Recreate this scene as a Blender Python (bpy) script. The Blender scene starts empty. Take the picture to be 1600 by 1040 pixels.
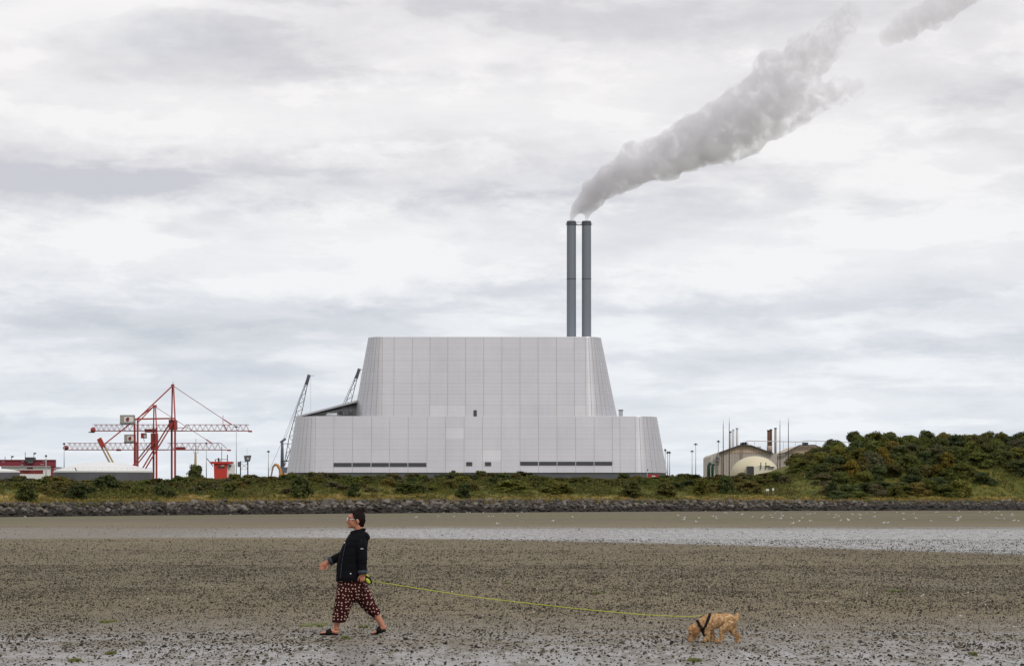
import bpy, bmesh, math, random
import numpy as np
from mathutils import Vector, Matrix, noise as mnoise
from mathutils.bvhtree import BVHTree

SC = bpy.context.scene
COL = SC.collection
R = math.radians
F = 4444.0            # focal length in photo pixels (100 mm on 36 mm, 1600 px wide)
HY = 790.0            # horizon row
CZ = 1.7              # eye height

# ------------------------------------------------------------------ camera
cam_d = bpy.data.cameras.new('camera')
cam = bpy.data.objects.new('camera', cam_d)
COL.objects.link(cam)
cam.location = (0, 0, CZ)
cam.rotation_euler = (R(90), 0, 0)
cam_d.sensor_width = 36.0
cam_d.lens = 100.0
cam_d.shift_y = (HY - 520.0) / 1600.0
cam_d.clip_start = 0.5
cam_d.clip_end = 30000.0
SC.camera = cam

# ------------------------------------------------------------------ node expressions
class NX:
    """tiny expression builder over shader nodes"""
    def __init__(s, nt, sock): s.nt, s.s = nt, sock
    def _m(s, op, b=None, c=None, clamp=False):
        n = s.nt.nodes.new('ShaderNodeMath'); n.operation = op; n.use_clamp = clamp
        for i, v in enumerate((s, b, c)):
            if v is None: continue
            if isinstance(v, NX): s.nt.links.new(v.s, n.inputs[i])
            else: n.inputs[i].default_value = float(v)
        return NX(s.nt, n.outputs[0])
    def __add__(s, b): return s._m('ADD', b)
    __radd__ = __add__
    def __sub__(s, b): return s._m('SUBTRACT', b)
    def __rsub__(s, b): return const(s.nt, b)._m('SUBTRACT', s)
    def __mul__(s, b): return s._m('MULTIPLY', b)
    __rmul__ = __mul__
    def __truediv__(s, b): return s._m('DIVIDE', b)
    def __pow__(s, b): return s._m('POWER', b)
    def max(s, b): return s._m('MAXIMUM', b)
    def min(s, b): return s._m('MINIMUM', b)
    def clamp(s): return s._m('ADD', 0.0, clamp=True)
    def exp(s): return s._m('EXPONENT')
    def step(s, lo, hi, smooth=True):
        n = s.nt.nodes.new('ShaderNodeMapRange'); n.clamp = True
        n.interpolation_type = 'SMOOTHSTEP' if smooth else 'LINEAR'
        s.nt.links.new(s.s, n.inputs[0])
        for i, v in ((1, lo), (2, hi)):
            if isinstance(v, NX): s.nt.links.new(v.s, n.inputs[i])
            else: n.inputs[i].default_value = v
        n.inputs[3].default_value = 0; n.inputs[4].default_value = 1
        return NX(s.nt, n.outputs[0])

def const(nt, v):
    n = nt.nodes.new('ShaderNodeValue'); n.outputs[0].default_value = v
    return NX(nt, n.outputs[0])

def vec(nt, x, y, z):
    n = nt.nodes.new('ShaderNodeCombineXYZ')
    for i, v in enumerate((x, y, z)):
        if isinstance(v, NX): nt.links.new(v.s, n.inputs[i])
        else: n.inputs[i].default_value = v
    return n.outputs[0]

def nse(nt, v, scale=1.0, detail=4.0, rough=0.5, dist=0.0, out=0):
    n = nt.nodes.new('ShaderNodeTexNoise')
    n.inputs['Scale'].default_value = scale; n.inputs['Detail'].default_value = detail
    n.inputs['Roughness'].default_value = rough; n.inputs['Distortion'].default_value = dist
    if v is not None: nt.links.new(v, n.inputs['Vector'])
    return NX(nt, n.outputs[out])

def vor(nt, v, scale=1.0, rnd=1.0, feature='F1'):
    n = nt.nodes.new('ShaderNodeTexVoronoi'); n.feature = feature
    n.inputs['Scale'].default_value = scale; n.inputs['Randomness'].default_value = rnd
    if v is not None: nt.links.new(v, n.inputs['Vector'])
    return NX(nt, n.outputs['Distance'])

def mix(nt, f, a, b):
    n = nt.nodes.new('ShaderNodeMix'); n.data_type = 'RGBA'
    if isinstance(f, NX): nt.links.new(f.s, n.inputs[0])
    else: n.inputs[0].default_value = f
    for i, v in ((6, a), (7, b)):
        if isinstance(v, (tuple, list)): n.inputs[i].default_value = (*v[:3], 1)
        else: nt.links.new(v, n.inputs[i])
    return n.outputs[2]

def gain(nt, col, f):
    """multiply a colour by a scalar"""
    n = nt.nodes.new('ShaderNodeVectorMath'); n.operation = 'SCALE'
    nt.links.new(col, n.inputs[0])
    if isinstance(f, NX): nt.links.new(f.s, n.inputs['Scale'])
    else: n.inputs['Scale'].default_value = f
    return n.outputs[0]

def sep(nt, v):
    n = nt.nodes.new('ShaderNodeSeparateXYZ'); nt.links.new(v, n.inputs[0])
    return [NX(nt, o) for o in n.outputs]

# ------------------------------------------------------------------ world
SUN_EL, SUN_AZ = 46.0, 148.0      # 0 = +Y, clockwise: behind the camera, to its right
world = bpy.data.worlds.new('World'); SC.world = world
world.use_nodes = True
nt = world.node_tree; nt.nodes.clear()
wo = nt.nodes.new('ShaderNodeOutputWorld'); bg = nt.nodes.new('ShaderNodeBackground')
nt.links.new(bg.outputs[0], wo.inputs[0])
bg.inputs[1].default_value = 0.1
sky = nt.nodes.new('ShaderNodeTexSky'); sky.sky_type = 'NISHITA'; sky.sun_disc = False
sky.sun_elevation = R(SUN_EL); sky.sun_rotation = R(SUN_AZ)
sky.air_density = 1.0; sky.dust_density = 2.0
tc = nt.nodes.new('ShaderNodeTexCoord')
dx, dy, dz = sep(nt, tc.outputs['Generated'])
w = (dz.max(0.0) + 0.004) ** 0.62
cv = vec(nt, dx * 5.0, dy * 5.0, w * 15.0)
warp = nse(nt, vec(nt, dx * 16.0, dy * 16.0, w * 26.0), 1.0, 8, 0.66)
warp2 = nse(nt, vec(nt, dx * 16.0 + 7.3, dy * 16.0, w * 26.0 + 3.1), 1.0, 8, 0.66)
n1 = nse(nt, cv, 1.0, 7, 0.55, 0.35)
n2 = nse(nt, vec(nt, dx * 13.0 + 3.0, dy * 13.0, w * 40.0), 1.0, 6, 0.55, 0.2)
ux = dx + (warp - 0.5) * 0.15
uz = dz + (warp2 - 0.5) * 0.044
# the cloud masses that hang in this part of the sky: (px, py, rx, ry, amount), dark < 0 < bright
masses = [(930, 30, 330, 52, -.85), (520, 105, 250, 52, -.75), (330, 278, 470, 36, -1.0),
          (830, 290, 200, 24, -.5), (60, 250, 160, 50, -.4), (150, 500, 340, 20, -.6), (620, 462, 300, 18, -.55),
          (330, 560, 260, 18, -.45), (1420, 490, 330, 22, -.6), (1560, 160, 110, 45, -.8), (1180, 300, 150, 30, -.35),
          (480, 200, 330, 45, .55), (110, 40, 280, 95, 1.1), (860, 140, 260, 45, .5), (650, 345, 420, 26, .5),
          (1230, 400, 320, 30, .45), (1420, 250, 220, 60, .35), (1050, 540, 300, 20, .35), (500, 400, 420, 30, .35),
          (1350, 640, 350, 40, .3), (250, 660, 340, 40, -.15), (1330, 560, 200, 14, -.5), (1050, 470, 120, 12, -.4), (60, 400, 200, 22, .4), (760, 60, 90, 30, .4)]
tot = None
for (px, py, rx, ry, am) in masses:
    a = (ux - (px - 800) / F) * (F / rx); b = (uz - (HY - py) / F) * (F / ry)
    g = ((a * a + b * b) * -0.75).exp() * am
    tot = g if tot is None else tot + g
n3 = nse(nt, vec(nt, dx * 38.0, dy * 38.0, w * 75.0), 1.0, 6, 0.6, 0.3)
tone = ((n1 - 0.5) * 1.1 + (n2 - 0.5) * 1.7 + (n3 - 0.5) * 0.95) + tot * 1.05 + 0.34
tone = tone + ((n2 + (n3 - 0.5) * 0.35).step(0.46, 0.57) - 0.5) * 0.42 + ((n1 + (n3 - 0.5) * 0.2).step(0.47, 0.55) - 0.5) * 0.25
t = tone.step(-1.0, 1.0, False)
lowblue = dz.step(0.16, 0.0)
cdark = mix(nt, lowblue, (6.15, 6.08, 6.5), (5.95, 6.5, 7.35))
clite = mix(nt, lowblue, (9.25, 9.10, 9.15), (8.7, 9.1, 9.45))
ccol = mix(nt, t, cdark, clite)
cover = (n2 * 0.5 + n1 * 0.5).step(0.28, 0.50) * 0.14 + 0.86
csky = mix(nt, cover, sky.outputs[0], ccol)
nt.links.new(csky, bg.inputs[0])

# ------------------------------------------------------------------ sun (overcast)
sun_d = bpy.data.lights.new('sun', 'SUN'); sun_d.energy = 1.5; sun_d.angle = R(11); sun_d.color = (1.0, 0.96, 0.9)
sun = bpy.data.objects.new('sun', sun_d); COL.objects.link(sun)
sd = Vector((math.sin(R(SUN_AZ)) * math.cos(R(SUN_EL)), math.cos(R(SUN_AZ)) * math.cos(R(SUN_EL)), math.sin(R(SUN_EL))))
sun.rotation_euler = (-sd).to_track_quat('-Z', 'Y').to_euler()

SC.view_settings.view_transform = 'Standard'
SC.view_settings.look = 'None'
SC.view_settings.exposure = 0.0
SC.view_settings.gamma = 1.0
SC.view_settings.use_curve_mapping = False
SC.render.engine = 'CYCLES'
SC.cycles.max_bounces = 6
SC.cycles.volume_bounces = 4
SC.cycles.use_denoising = True

# ------------------------------------------------------------------ helpers
rng = random.Random(7)
ORG = {}

def P(px, py, Y):
    return Vector(((px - 800) / F * Y, Y, CZ + (HY - py) / F * Y))

def lerp(a, b, t): return a + (b - a) * t
def sstep(a, b, x):
    t = min(1.0, max(0.0, (x - a) / (b - a))); return t * t * (3 - 2 * t)

def tag(o, label=None, cat=None, group=None, kind=None):
    if label: o['label'] = label
    if cat: o['category'] = cat
    if group: o['group'] = group
    if kind: o['kind'] = kind
    return o

def empty(name, loc, label=None, cat=None, group=None, kind=None):
    o = bpy.data.objects.new(name, None); COL.objects.link(o)
    o.location = loc; ORG[o.name] = Vector(loc); o.empty_display_size = 0.2
    return tag(o, label, cat, group, kind)

def link(name, me, mat=None, parent=None, loc=None):
    o = bpy.data.objects.new(name, me); COL.objects.link(o)
    if mat is not None and not me.materials: me.materials.append(mat)
    if parent is not None: o.parent = parent
    if loc is not None: o.location = loc
    return o

class MB:
    def __init__(s): s.v = []; s.f = []
    def add(s, vs, fs):
        k = len(s.v); s.v += [tuple(p) for p in vs]; s.f += [tuple(i + k for i in f) for f in fs]; return s
    def box(s, c, d, rz=0.0, rot=None):
        m = rot if rot is not None else Matrix.Rotation(rz, 3, 'Z')
        c = Vector(c); h = Vector(d) * 0.5
        vs = [c + m @ Vector((sx * h.x, sy * h.y, sz * h.z)) for sz in (-1, 1) for sy in (-1, 1) for sx in (-1, 1)]
        return s.add(vs, [(0, 2, 3, 1), (4, 5, 7, 6), (0, 1, 5, 4), (2, 6, 7, 3), (0, 4, 6, 2), (1, 3, 7, 5)])
    def beam(s, a, b, w, h=None):
        a, b = Vector(a), Vector(b); h = h or w; d = (b - a); L = d.length
        if L < 1e-6: return s
        d.normalize(); up = Vector((0, 0, 1)) if abs(d.z) < 0.95 else Vector((0, 1, 0))
        x = d.cross(up).normalized(); y = x.cross(d)
        m = Matrix((x, d, y)).transposed()
        return s.box((a + b) / 2, (w, L, h), rot=m)
    def tube(s, pts, rad, n=8, cap=True, sy=1.0):
        pts = [Vector(p) for p in pts]
        if not isinstance(rad, (list, tuple)): rad = [rad] * len(pts)
        rings = []; prev = None
        for i, p in enumerate(pts):
            d = (pts[min(i + 1, len(pts) - 1)] - pts[max(i - 1, 0)]).normalized()
            if prev is None:
                ref = Vector((0, 1, 0)) if abs(d.y) < 0.9 else Vector((1, 0, 0))
                u = (ref - d * ref.dot(d)).normalized()
            else:
                u = (prev - d * prev.dot(d)).normalized()
            prev = u; v = d.cross(u)
            r = rad[i]
            rx, ry = (r if isinstance(r, (list, tuple)) else (r * sy, r))
            rings.append([p + u * (math.cos(a) * rx) + v * (math.sin(a) * ry) for a in (2 * math.pi * k / n for k in range(n))])
        return s.loft(rings, cap)
    def loft(s, rings, cap=True, closed=True):
        n = len(rings[0]); vs = [p for r in rings for p in r]; fs = []
        for i in range(len(rings) - 1):
            for k in range(n if closed else n - 1):
                k2 = (k + 1) % n
                fs.append((i * n + k, i * n + k2, (i + 1) * n + k2, (i + 1) * n + k))
        if cap:
            fs.append(tuple(range(n - 1, -1, -1))); b = (len(rings) - 1) * n
            fs.append(tuple(b + k for k in range(n)))
        return s.add(vs, fs)
    def ell(s, c, r, rot=None, nu=14, nv=8):
        c = Vector(c); m = rot or Matrix.Identity(3)
        if not isinstance(r, (tuple, list)): r = (r, r, r)
        vs = [c + m @ Vector((0, 0, -r[2]))]; fs = []
        for j in range(1, nv):
            a = -math.pi / 2 + math.pi * j / nv
            for k in range(nu):
                b = 2 * math.pi * k / nu
                vs.append(c + m @ Vector((r[0] * math.cos(a) * math.cos(b), r[1] * math.cos(a) * math.sin(b), r[2] * math.sin(a))))
        vs.append(c + m @ Vector((0, 0, r[2]))); top = len(vs) - 1
        for k in range(nu):
            k2 = (k + 1) % nu
            fs.append((0, 1 + k2, 1 + k)); fs.append((top, 1 + (nv - 2) * nu + k, 1 + (nv - 2) * nu + k2))
            for j in range(nv - 2):
                fs.append((1 + j * nu + k, 1 + j * nu + k2, 1 + (j + 1) * nu + k2, 1 + (j + 1) * nu + k))
        return s.add(vs, fs)
    def truss(s, a, b, h, wd, n, r, up=Vector((0, 0, 1)), rd=None):
        """box lattice girder: two bottom chords, two top chords, zigzag lacing"""
        a, b = Vector(a), Vector(b); rd = rd or r * 0.7
        d = (b - a).normalized(); side = d.cross(up).normalized() * (wd / 2); hh = up * h
        for sd_ in (-1, 1):
            o = side * sd_
            s.beam(a + o, b + o, r * 2); s.beam(a + o + hh, b + o + hh, r * 0.9)
            for i in range(n):
                p0 = a.lerp(b, i / n) + o; p1 = a.lerp(b, (i + .5) / n) + o + hh; p2 = a.lerp(b, (i + 1) / n) + o
                s.beam(p0, p1, rd * 2); s.beam(p1, p2, rd * 2)
        for i in range(n + 1):
            p = a.lerp(b, i / n); s.beam(p - side, p + side, rd * 2)
        return s
    def mesh(s, name, org=None, smooth=False):
        me = bpy.data.meshes.new(name)
        vs = s.v if org is None else [(p[0] - org[0], p[1] - org[1], p[2] - org[2]) for p in s.v]
        me.from_pydata(vs, [], s.f); me.validate(); me.update()
        if smooth: me.polygons.foreach_set('use_smooth', [True] * len(me.polygons))
        return me
    def build(s, name, mat, parent=None, smooth=False, org=None):
        if parent is not None:
            o0 = ORG[parent.name]
        else:
            o0 = Vector(org) if org is not None else None
        o = link(name, s.mesh(name, o0, smooth), mat, parent)
        if parent is None and org is not None: o.location = org
        ORG[o.name] = o0 if o0 is not None else Vector((0, 0, 0))
        return o

def fix_normals(me):
    bm = bmesh.new(); bm.from_mesh(me); bmesh.ops.recalc_face_normals(bm, faces=bm.faces); bm.to_mesh(me); bm.free()

def np_mesh(name, V, Q, smooth=False):
    """mesh from numpy arrays; Q is (n,3) or (n,4)"""
    me = bpy.data.meshes.new(name); n = len(Q); k = Q.shape[1]
    me.vertices.add(len(V)); me.vertices.foreach_set('co', V.astype(np.float32).ravel())
    me.loops.add(n * k); me.loops.foreach_set('vertex_index', Q.astype(np.int32).ravel())
    me.polygons.add(n)
    me.polygons.foreach_set('loop_start', np.arange(0, n * k, k, dtype=np.int32))
    me.polygons.foreach_set('loop_total', np.full(n, k, dtype=np.int32))
    if smooth: me.polygons.foreach_set('use_smooth', np.ones(n, dtype=bool))
    me.update(calc_edges=True); me.validate()
    return me

def fuse(mb, voxel, smooth_it=6, fac=0.5, name='fused', disp=None):
    """weld overlapping closed solids into one continuous surface"""
    me = mb.mesh('tmp'); fix_normals(me)
    o = bpy.data.objects.new('tmp', me); COL.objects.link(o)
    m = o.modifiers.new('r', 'REMESH'); m.mode = 'VOXEL'; m.voxel_size = voxel; m.use_smooth_shade = True
    if smooth_it:
        m2 = o.modifiers.new('s', 'SMOOTH'); m2.factor = fac; m2.iterations = smooth_it
    dg = bpy.context.evaluated_depsgraph_get()
    me2 = bpy.data.meshes.new_from_object(o.evaluated_get(dg)); me2.name = name
    bpy.data.objects.remove(o); bpy.data.meshes.remove(me)
    if disp:
        n_ = len(me2.vertices); co = np.empty(n_ * 3, np.float32); no = np.empty(n_ * 3, np.float32)
        me2.vertices.foreach_get('co', co); me2.vertices.foreach_get('normal', no); co = co.reshape(-1, 3)
        d_ = np.array([disp(Vector(c)) for c in co.tolist()], np.float32)
        me2.vertices.foreach_set('co', (co + no.reshape(-1, 3) * d_[:, None]).ravel()); me2.update()
    me2.polygons.foreach_set('use_smooth', [True] * len(me2.polygons))
    return me2

# ------------------------------------------------------------------ materials
def new_mat(name):
    m = bpy.data.materials.new(name); m.use_nodes = True
    b = m.node_tree.nodes['Principled BSDF']
    return m, m.node_tree, b

def mat(name, col, rough=0.6, var=0.12, scale=3.0, metal=0.0, bump=0.0, spec=0.5, bscale=None, obvar=0.0, col2=None, coord='Object', stretch=(1, 1, 1)):
    """procedural paint/stone/cloth: noise-varied colour and roughness, optional relief"""
    m, nt, b = new_mat(name)
    tc = nt.nodes.new('ShaderNodeTexCoord'); x, y, z = sep(nt, tc.outputs[coord])
    v = vec(nt, x * stretch[0], y * stretch[1], z * stretch[2])
    n = nse(nt, v, scale, 6, 0.6)
    c2 = col2 or tuple(c * 0.72 for c in col)
    c = mix(nt, (n - 0.5) * (var * 8) + 0.35, col, c2)
    if obvar:
        oi = nt.nodes.new('ShaderNodeObjectInfo'); rr = NX(nt, oi.outputs['Random'])
        c = gain(nt, c, rr * (2 * obvar) + (1 - obvar))
    nt.links.new(c, b.inputs['Base Color'])
    nt.links.new((n * 0.25 + (rough - 0.12)).clamp().s, b.inputs['Roughness'])
    b.inputs['Metallic'].default_value = metal
    b.inputs['Specular IOR Level'].default_value = spec
    if bump:
        bp = nt.nodes.new('ShaderNodeBump'); bp.inputs['Strength'].default_value = bump
        bn = nse(nt, v, bscale or scale * 4, 5, 0.6)
        nt.links.new(bn.s, bp.inputs['Height']); nt.links.new(bp.outputs[0], b.inputs['Normal'])
    return m
# ================================================================== TERRAIN
def yshore(X):
    X = min(230.0, max(-220.0, X)); return 720 + 0.8 * X - 0.0017 * X * X
def zshore(X):
    X = min(200.0, max(-200.0, X)); return 0.08 + 0.005 * X - 0.0000175 * X * X
def zbeach(X, Y):
    z = zshore(X) * sstep(250, max(300, yshore(X)), Y)
    z += 0.012 * mnoise.noise((X * 0.35, Y * 0.12, 3.3)) + 0.006 * mnoise.noise((X * 1.3, Y * 0.5, 9.1))
    return z
def ziprap(X): return lerp(2.1, 2.95, sstep(-115, -20, X))
def fbm(x, y, k=3):
    return sum(mnoise.noise((x * 2 ** i, y * 2 ** i, 5.7 + i)) / 2 ** i for i in range(k))
def ground(X, Y):
    s = Y - yshore(X)
    zr = ziprap(X)
    if s < 7: return lerp(zshore(X) - 0.35, zr, max(-0.3, s / 7.0))
    crest = lerp(7.0, 9.3, sstep(-100, 0, X))
    z = zr + (crest - zr) * sstep(2, 105, s) + 1.0 * sstep(105, 200, s)
    z += 10.4 * sstep(72, 114, X) * sstep(20, 78, s) * (1 - sstep(170, 300, s)) * (0.92 + 0.12 * mnoise.noise((X * 0.03, Y * 0.03, 1.0)))
    z += fbm(X * 0.06, Y * 0.06) * 0.75 * sstep(7, 20, s) * (1 - sstep(300, 500, s))
    return z

def steps(lo, hi, fine_lo, fine_hi, d):
    a = list(np.arange(fine_lo, fine_hi, d)) + [fine_hi]
    g = d; x = fine_lo
    left = []
    while x > lo: g *= 1.5; x -= g; left.append(max(x, lo))
    x = fine_hi; g = d; right = []
    while x < hi: g *= 1.5; x += g; right.append(min(x, hi))
    return left[::-1] + a + right

def grid_mesh(name, us, vs, fn):
    V = np.array([fn(u, v) for v in vs for u in us], dtype=np.float32)
    nu, nv = len(us), len(vs)
    i = np.arange(nu - 1)[None, :] + (np.arange(nv - 1) * nu)[:, None]
    Q = np.stack([i, i + 1, i + 1 + nu, i + nu], -1).reshape(-1, 4)
    return np_mesh(name, V, Q, True)

# ---- sand: damp grey-brown flats with standing-water pans
m_sand, nt, b = new_mat('damp_sand')
tcn = nt.nodes.new('ShaderNodeTexCoord'); x, y, z = sep(nt, tcn.outputs['Object'])
xc = x.max(-36.0).min(26.0)
edge = nse(nt, vec(nt, x * 0.12, y * 0.05, 0), 1.0, 4, 0.6)
edge2 = nse(nt, vec(nt, x * 0.9, y * 0.18, 4), 1.0, 4, 0.6)
ye = y + (edge - 0.5) * 7.0 + (edge2 - 0.5) * 3.0
ynear = 141.0 - xc * 1.527 - xc * xc * 0.0489
pan = ye.step(ynear - 4.0, ynear + 5.0) * (1.0 - (y + (edge - 0.5) * 60).step(195.0, 250.0))
pan = pan * (x.step(-26.0, -6.0) * 0.5 + 0.5)
stk = nse(nt, vec(nt, x * 0.22, y * 0.75, 14), 1.0, 5, 0.62)
nearw = ((1.0 - (y + (edge - 0.5) * 5.0).step(29.0, 48.0)) * 1.0 + (stk - 0.5) * (1.0 - y.step(36.0, 48.0)) * 1.7).clamp() * 0.9
midw = (nse(nt, vec(nt, x * 0.10, y * 0.022, 8), 1.0, 4, 0.55)).step(0.56, 0.72) * (1.0 - y.step(60.0, 90.0)) * 0.12
wet = nearw.max(pan).max(midw)
gr = nse(nt, vec(nt, x * 9.0, y * 1.6, 0), 1.0, 5, 0.65)
gr2 = nse(nt, vec(nt, x * 2.6, y * 0.30, 5), 1.0, 5, 0.7)
lump = (gr * 0.5 + gr2 * 0.5).step(0.46, 0.60)
wetl = (wet * (1.0 - lump * 0.6)).clamp()
big = nse(nt, vec(nt, x * 0.05, y * 0.012, 2), 1.0, 5, 0.6)
dry = mix(nt, big.step(0.35, 0.65), (0.205, 0.172, 0.114), (0.172, 0.147, 0.100))
dry = mix(nt, lump, dry, (0.145, 0.124, 0.086))
far = (y + (edge - 0.5) * 120).step(250.0, 330.0)
alg = nse(nt, vec(nt, x * 0.02, y * 0.016, 11), 1.0, 5, 0.6).step(0.42, 0.60)
farc = mix(nt, alg, (0.150, 0.130, 0.096), (0.142, 0.134, 0.076))
fs = nse(nt, vec(nt, x * 1.3, y * 0.05, 21), 1.0, 5, 0.75)
farc = gain(nt, farc, (fs - 0.5) * 1.1 + 1.0)
fb = nse(nt, vec(nt, x * 0.004, y * 0.03, 31), 1.0, 4, 0.6)
farc = gain(nt, farc, (fb - 0.5) * 1.2 + 0.98)
dry = mix(nt, far, dry, farc)
colr = mix(nt, wetl, dry, (0.140, 0.131, 0.126))
nt.links.new(colr, b.inputs['Base Color'])
nt.links.new((0.93 - wetl * 0.70).s, b.inputs['Roughness'])
nt.links.new((wetl * 0.40 + 0.06).s, b.inputs['Specular IOR Level'])
bp = nt.nodes.new('ShaderNodeBump'); bp.inputs['Strength'].default_value = 0.18; bp.inputs['Distance'].default_value = 0.02
nt.links.new((gr * 0.6 + gr2 * 0.4).s, bp.inputs['Height']); nt.links.new(bp.outputs[0], b.inputs['Normal'])

ys = [-300, -100, -30, 0, 10, 18] + list(np.geomspace(22, 900, 150))
beach = link('beach', grid_mesh('beach', steps(-6000, 6000, -60, 60, 1.2), ys, lambda u, v: (u, v, zbeach(u, v))), m_sand)
tag(beach, 'wide damp tidal sand flat with wet shining pans', None, None, 'structure')

# ---- land
m_grass, nt, b = new_mat('rough_grass')
tcn = nt.nodes.new('ShaderNodeTexCoord'); x, y, z = sep(nt, tcn.outputs['Object'])
g1 = nse(nt, vec(nt, x * 0.07, y * 0.03, z * 0.15), 1.0, 5, 0.6)
g2 = nse(nt, vec(nt, x * 0.45, y * 0.2, z * 0.6), 1.0, 5, 0.65)
ca = mix(nt, g2.step(0.35, 0.68), (0.060, 0.072, 0.016), (0.135, 0.120, 0.028))
cb = mix(nt, g2.step(0.35, 0.65), (0.165, 0.118, 0.032), (0.270, 0.195, 0.062))
straw = ((g1 - 0.5) * 2.2 + (4.6 - z) * 0.10 + (g2 - 0.5) * 0.8).step(0.02, 0.36)
strip = (z.step(2.6, 3.2)) * (1.0 - z.step(3.9, 4.9))
straw = straw.max(strip * g2.step(0.38, 0.55) * 0.9)
nt.links.new(mix(nt, straw, ca, cb), b.inputs['Base Color'])
b.inputs['Roughness'].default_value = 0.9; b.inputs['Specular IOR Level'].default_value = 0.1

svals = [-2.1, 0, 1.5, 3, 4.5, 6, 7] + list(np.arange(9.5, 125, 2.5)) + list(np.arange(128, 300, 8)) + list(np.geomspace(310, 16000, 22))
land = link('ground', grid_mesh('ground', steps(-9000, 9000, -190, 235, 2.5), svals,
            lambda u, s: (u, yshore(u) + s, ground(u, yshore(u) + s))), m_grass)
tag(land, 'grassy bank and level land behind the shore', None, None, 'structure')

# ---- grass tufts
def scatter_tufts(name, pts, hmin, hmax, blades, wid, seed):
    r = np.random.default_rng(seed); n = len(pts); pts = np.array(pts)
    n3 = n * blades
    base = np.repeat(pts, blades, axis=0) + np.c_[r.normal(0, .28, (n3, 2)), np.full(n3, -0.08)]
    h = r.uniform(hmin, hmax, n3); a = r.uniform(0, 2 * np.pi, n3); ln = r.uniform(0.1, 0.45, n3) * h; la = r.uniform(0, 2 * np.pi, n3)
    wx, wy = np.cos(a) * wid, np.sin(a) * wid
    V = np.stack([base + np.c_[wx, wy, 0 * h], base - np.c_[wx, wy, 0 * h], base + np.c_[np.cos(la) * ln, np.sin(la) * ln, h]], 1).reshape(-1, 3)
    return np_mesh(name, V, np.arange(n3 * 3).reshape(-1, 3))
pts = []
for i in range(15000):
    X = rng.uniform(-140, 190); s = 5.5 + 105 * rng.random() ** 1.5
    Y = yshore(X) + s
    if abs(X) > Y * 0.215: continue
    pts.append((X, Y, ground(X, Y)))
tufts = link('grass', scatter_tufts('grass', pts, 0.3, 1.0, 5, 0.11, 3), m_grass)
tag(tufts, 'rough green and straw coloured grass covering the bank', 'grass', None, 'stuff')

# ---- tangled low scrub over the upper bank
m_scrub, nt, b = new_mat('scrub_leaf')
tcn = nt.nodes.new('ShaderNodeTexCoord'); x, y, z = sep(nt, tcn.outputs['Object'])
geo = nt.nodes.new('ShaderNodeNewGeometry'); isl = NX(nt, geo.outputs['Random Per Island'])
g1 = nse(nt, vec(nt, x * .055, y * .03, 3), 1, 4, .6); g2 = nse(nt, vec(nt, x * .22, y * .12, 7), 1, 4, .6)
c = mix(nt, (g1 - .5) * 2.6 + .5, (0.060, 0.078, 0.020), (0.125, 0.112, 0.034))
c = mix(nt, (g2 - .5).step(.04, .22) * .7, c, (0.040, 0.054, 0.022)); c = mix(nt, (g2 - .36).step(.0, -.12) * .6, c, (0.150, 0.100, 0.040))
c = gain(nt, c, isl * .75 + .62)
nt.links.new(c, b.inputs['Base Color']); b.inputs['Roughness'].default_value = .85; b.inputs['Specular IOR Level'].default_value = .08
tl = nt.nodes.new('ShaderNodeBsdfTranslucent'); nt.links.new(c, tl.inputs[0]); ms = nt.nodes.new('ShaderNodeMixShader'); ms.inputs[0].default_value = .3
nt.links.new(b.outputs[0], ms.inputs[1]); nt.links.new(tl.outputs[0], ms.inputs[2]); nt.links.new(ms.outputs[0], nt.nodes['Material Output'].inputs[0])
def scrub_mesh():
    r = np.random.default_rng(5); pts = []
    for i in range(95000):
        X = rng.uniform(-135, 175); s = rng.uniform(16, 112); Y = yshore(X) + s
        if abs(X) > Y * .2: continue
        hh = fbm(X * .11 + 9, Y * .055, 3) + .62 * sstep(30, 74, s) - .22
        if hh < 0: continue
        top = min(2.4, .35 + hh * 1.9) * (1 - .62 * sstep(68, 98, s))
        pts.append((X, Y, ground(X, Y) + top * rng.random() ** .6))
    p = np.array(pts); n = len(p)
    nr = r.normal(0, 1, (n, 3)) + np.array([0, -.3, .6]); nr /= np.linalg.norm(nr, axis=1)[:, None]
    t = np.cross(nr, r.normal(0, 1, (n, 3))); t /= np.linalg.norm(t, axis=1)[:, None]; bt = np.cross(nr, t)
    s1 = r.uniform(.16, .40, n)[:, None]; s2 = s1 * .6
    V = np.stack([p - t * s1, p + bt * s2, p + t * s1, p - bt * s2], 1).reshape(-1, 3)
    return np_mesh('scrub', V, np.arange(n * 4).reshape(-1, 4))
tag(link('scrub', scrub_mesh(), m_scrub), 'tangle of low green and olive scrub covering the bank', 'scrub', None, 'stuff')

# ---- boulders of the sea wall
m_rock = mat('grey_rock', (0.142, 0.127, 0.110), 0.85, 0.16, 1.1, bump=0.5, bscale=6, obvar=0.65, spec=0.15, col2=(0.085, 0.074, 0.063))
m_rockd = mat('weed_covered_rock', (0.030, 0.025, 0.021), 0.7, 0.15, 1.2, bump=0.5, bscale=6, obvar=0.35, spec=0.25, col2=(0.016, 0.015, 0.012))
def rock_mesh(seed):
    r = random.Random(seed); bm = bmesh.new()
    for i in range(15):
        d = Vector((r.gauss(0, 1), r.gauss(0, 1), r.gauss(0, 1))).normalized()
        bm.verts.new(Vector((d.x * 0.62, d.y * 0.5, d.z * 0.4)) * r.uniform(0.8, 1.05))
    bmesh.ops.convex_hull(bm, input=bm.verts)
    for v in [v for v in bm.verts if not v.link_faces]: bm.verts.remove(v)
    me = bpy.data.meshes.new('rock'); bm.to_mesh(me); bm.free(); return me
rocksA = [rock_mesh(i) for i in range(9)]
rocksB = [m.copy() for m in rocksA]
for m in rocksA: m.materials.append(m_rock)
for m in rocksB: m.materials.append(m_rockd)
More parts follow.
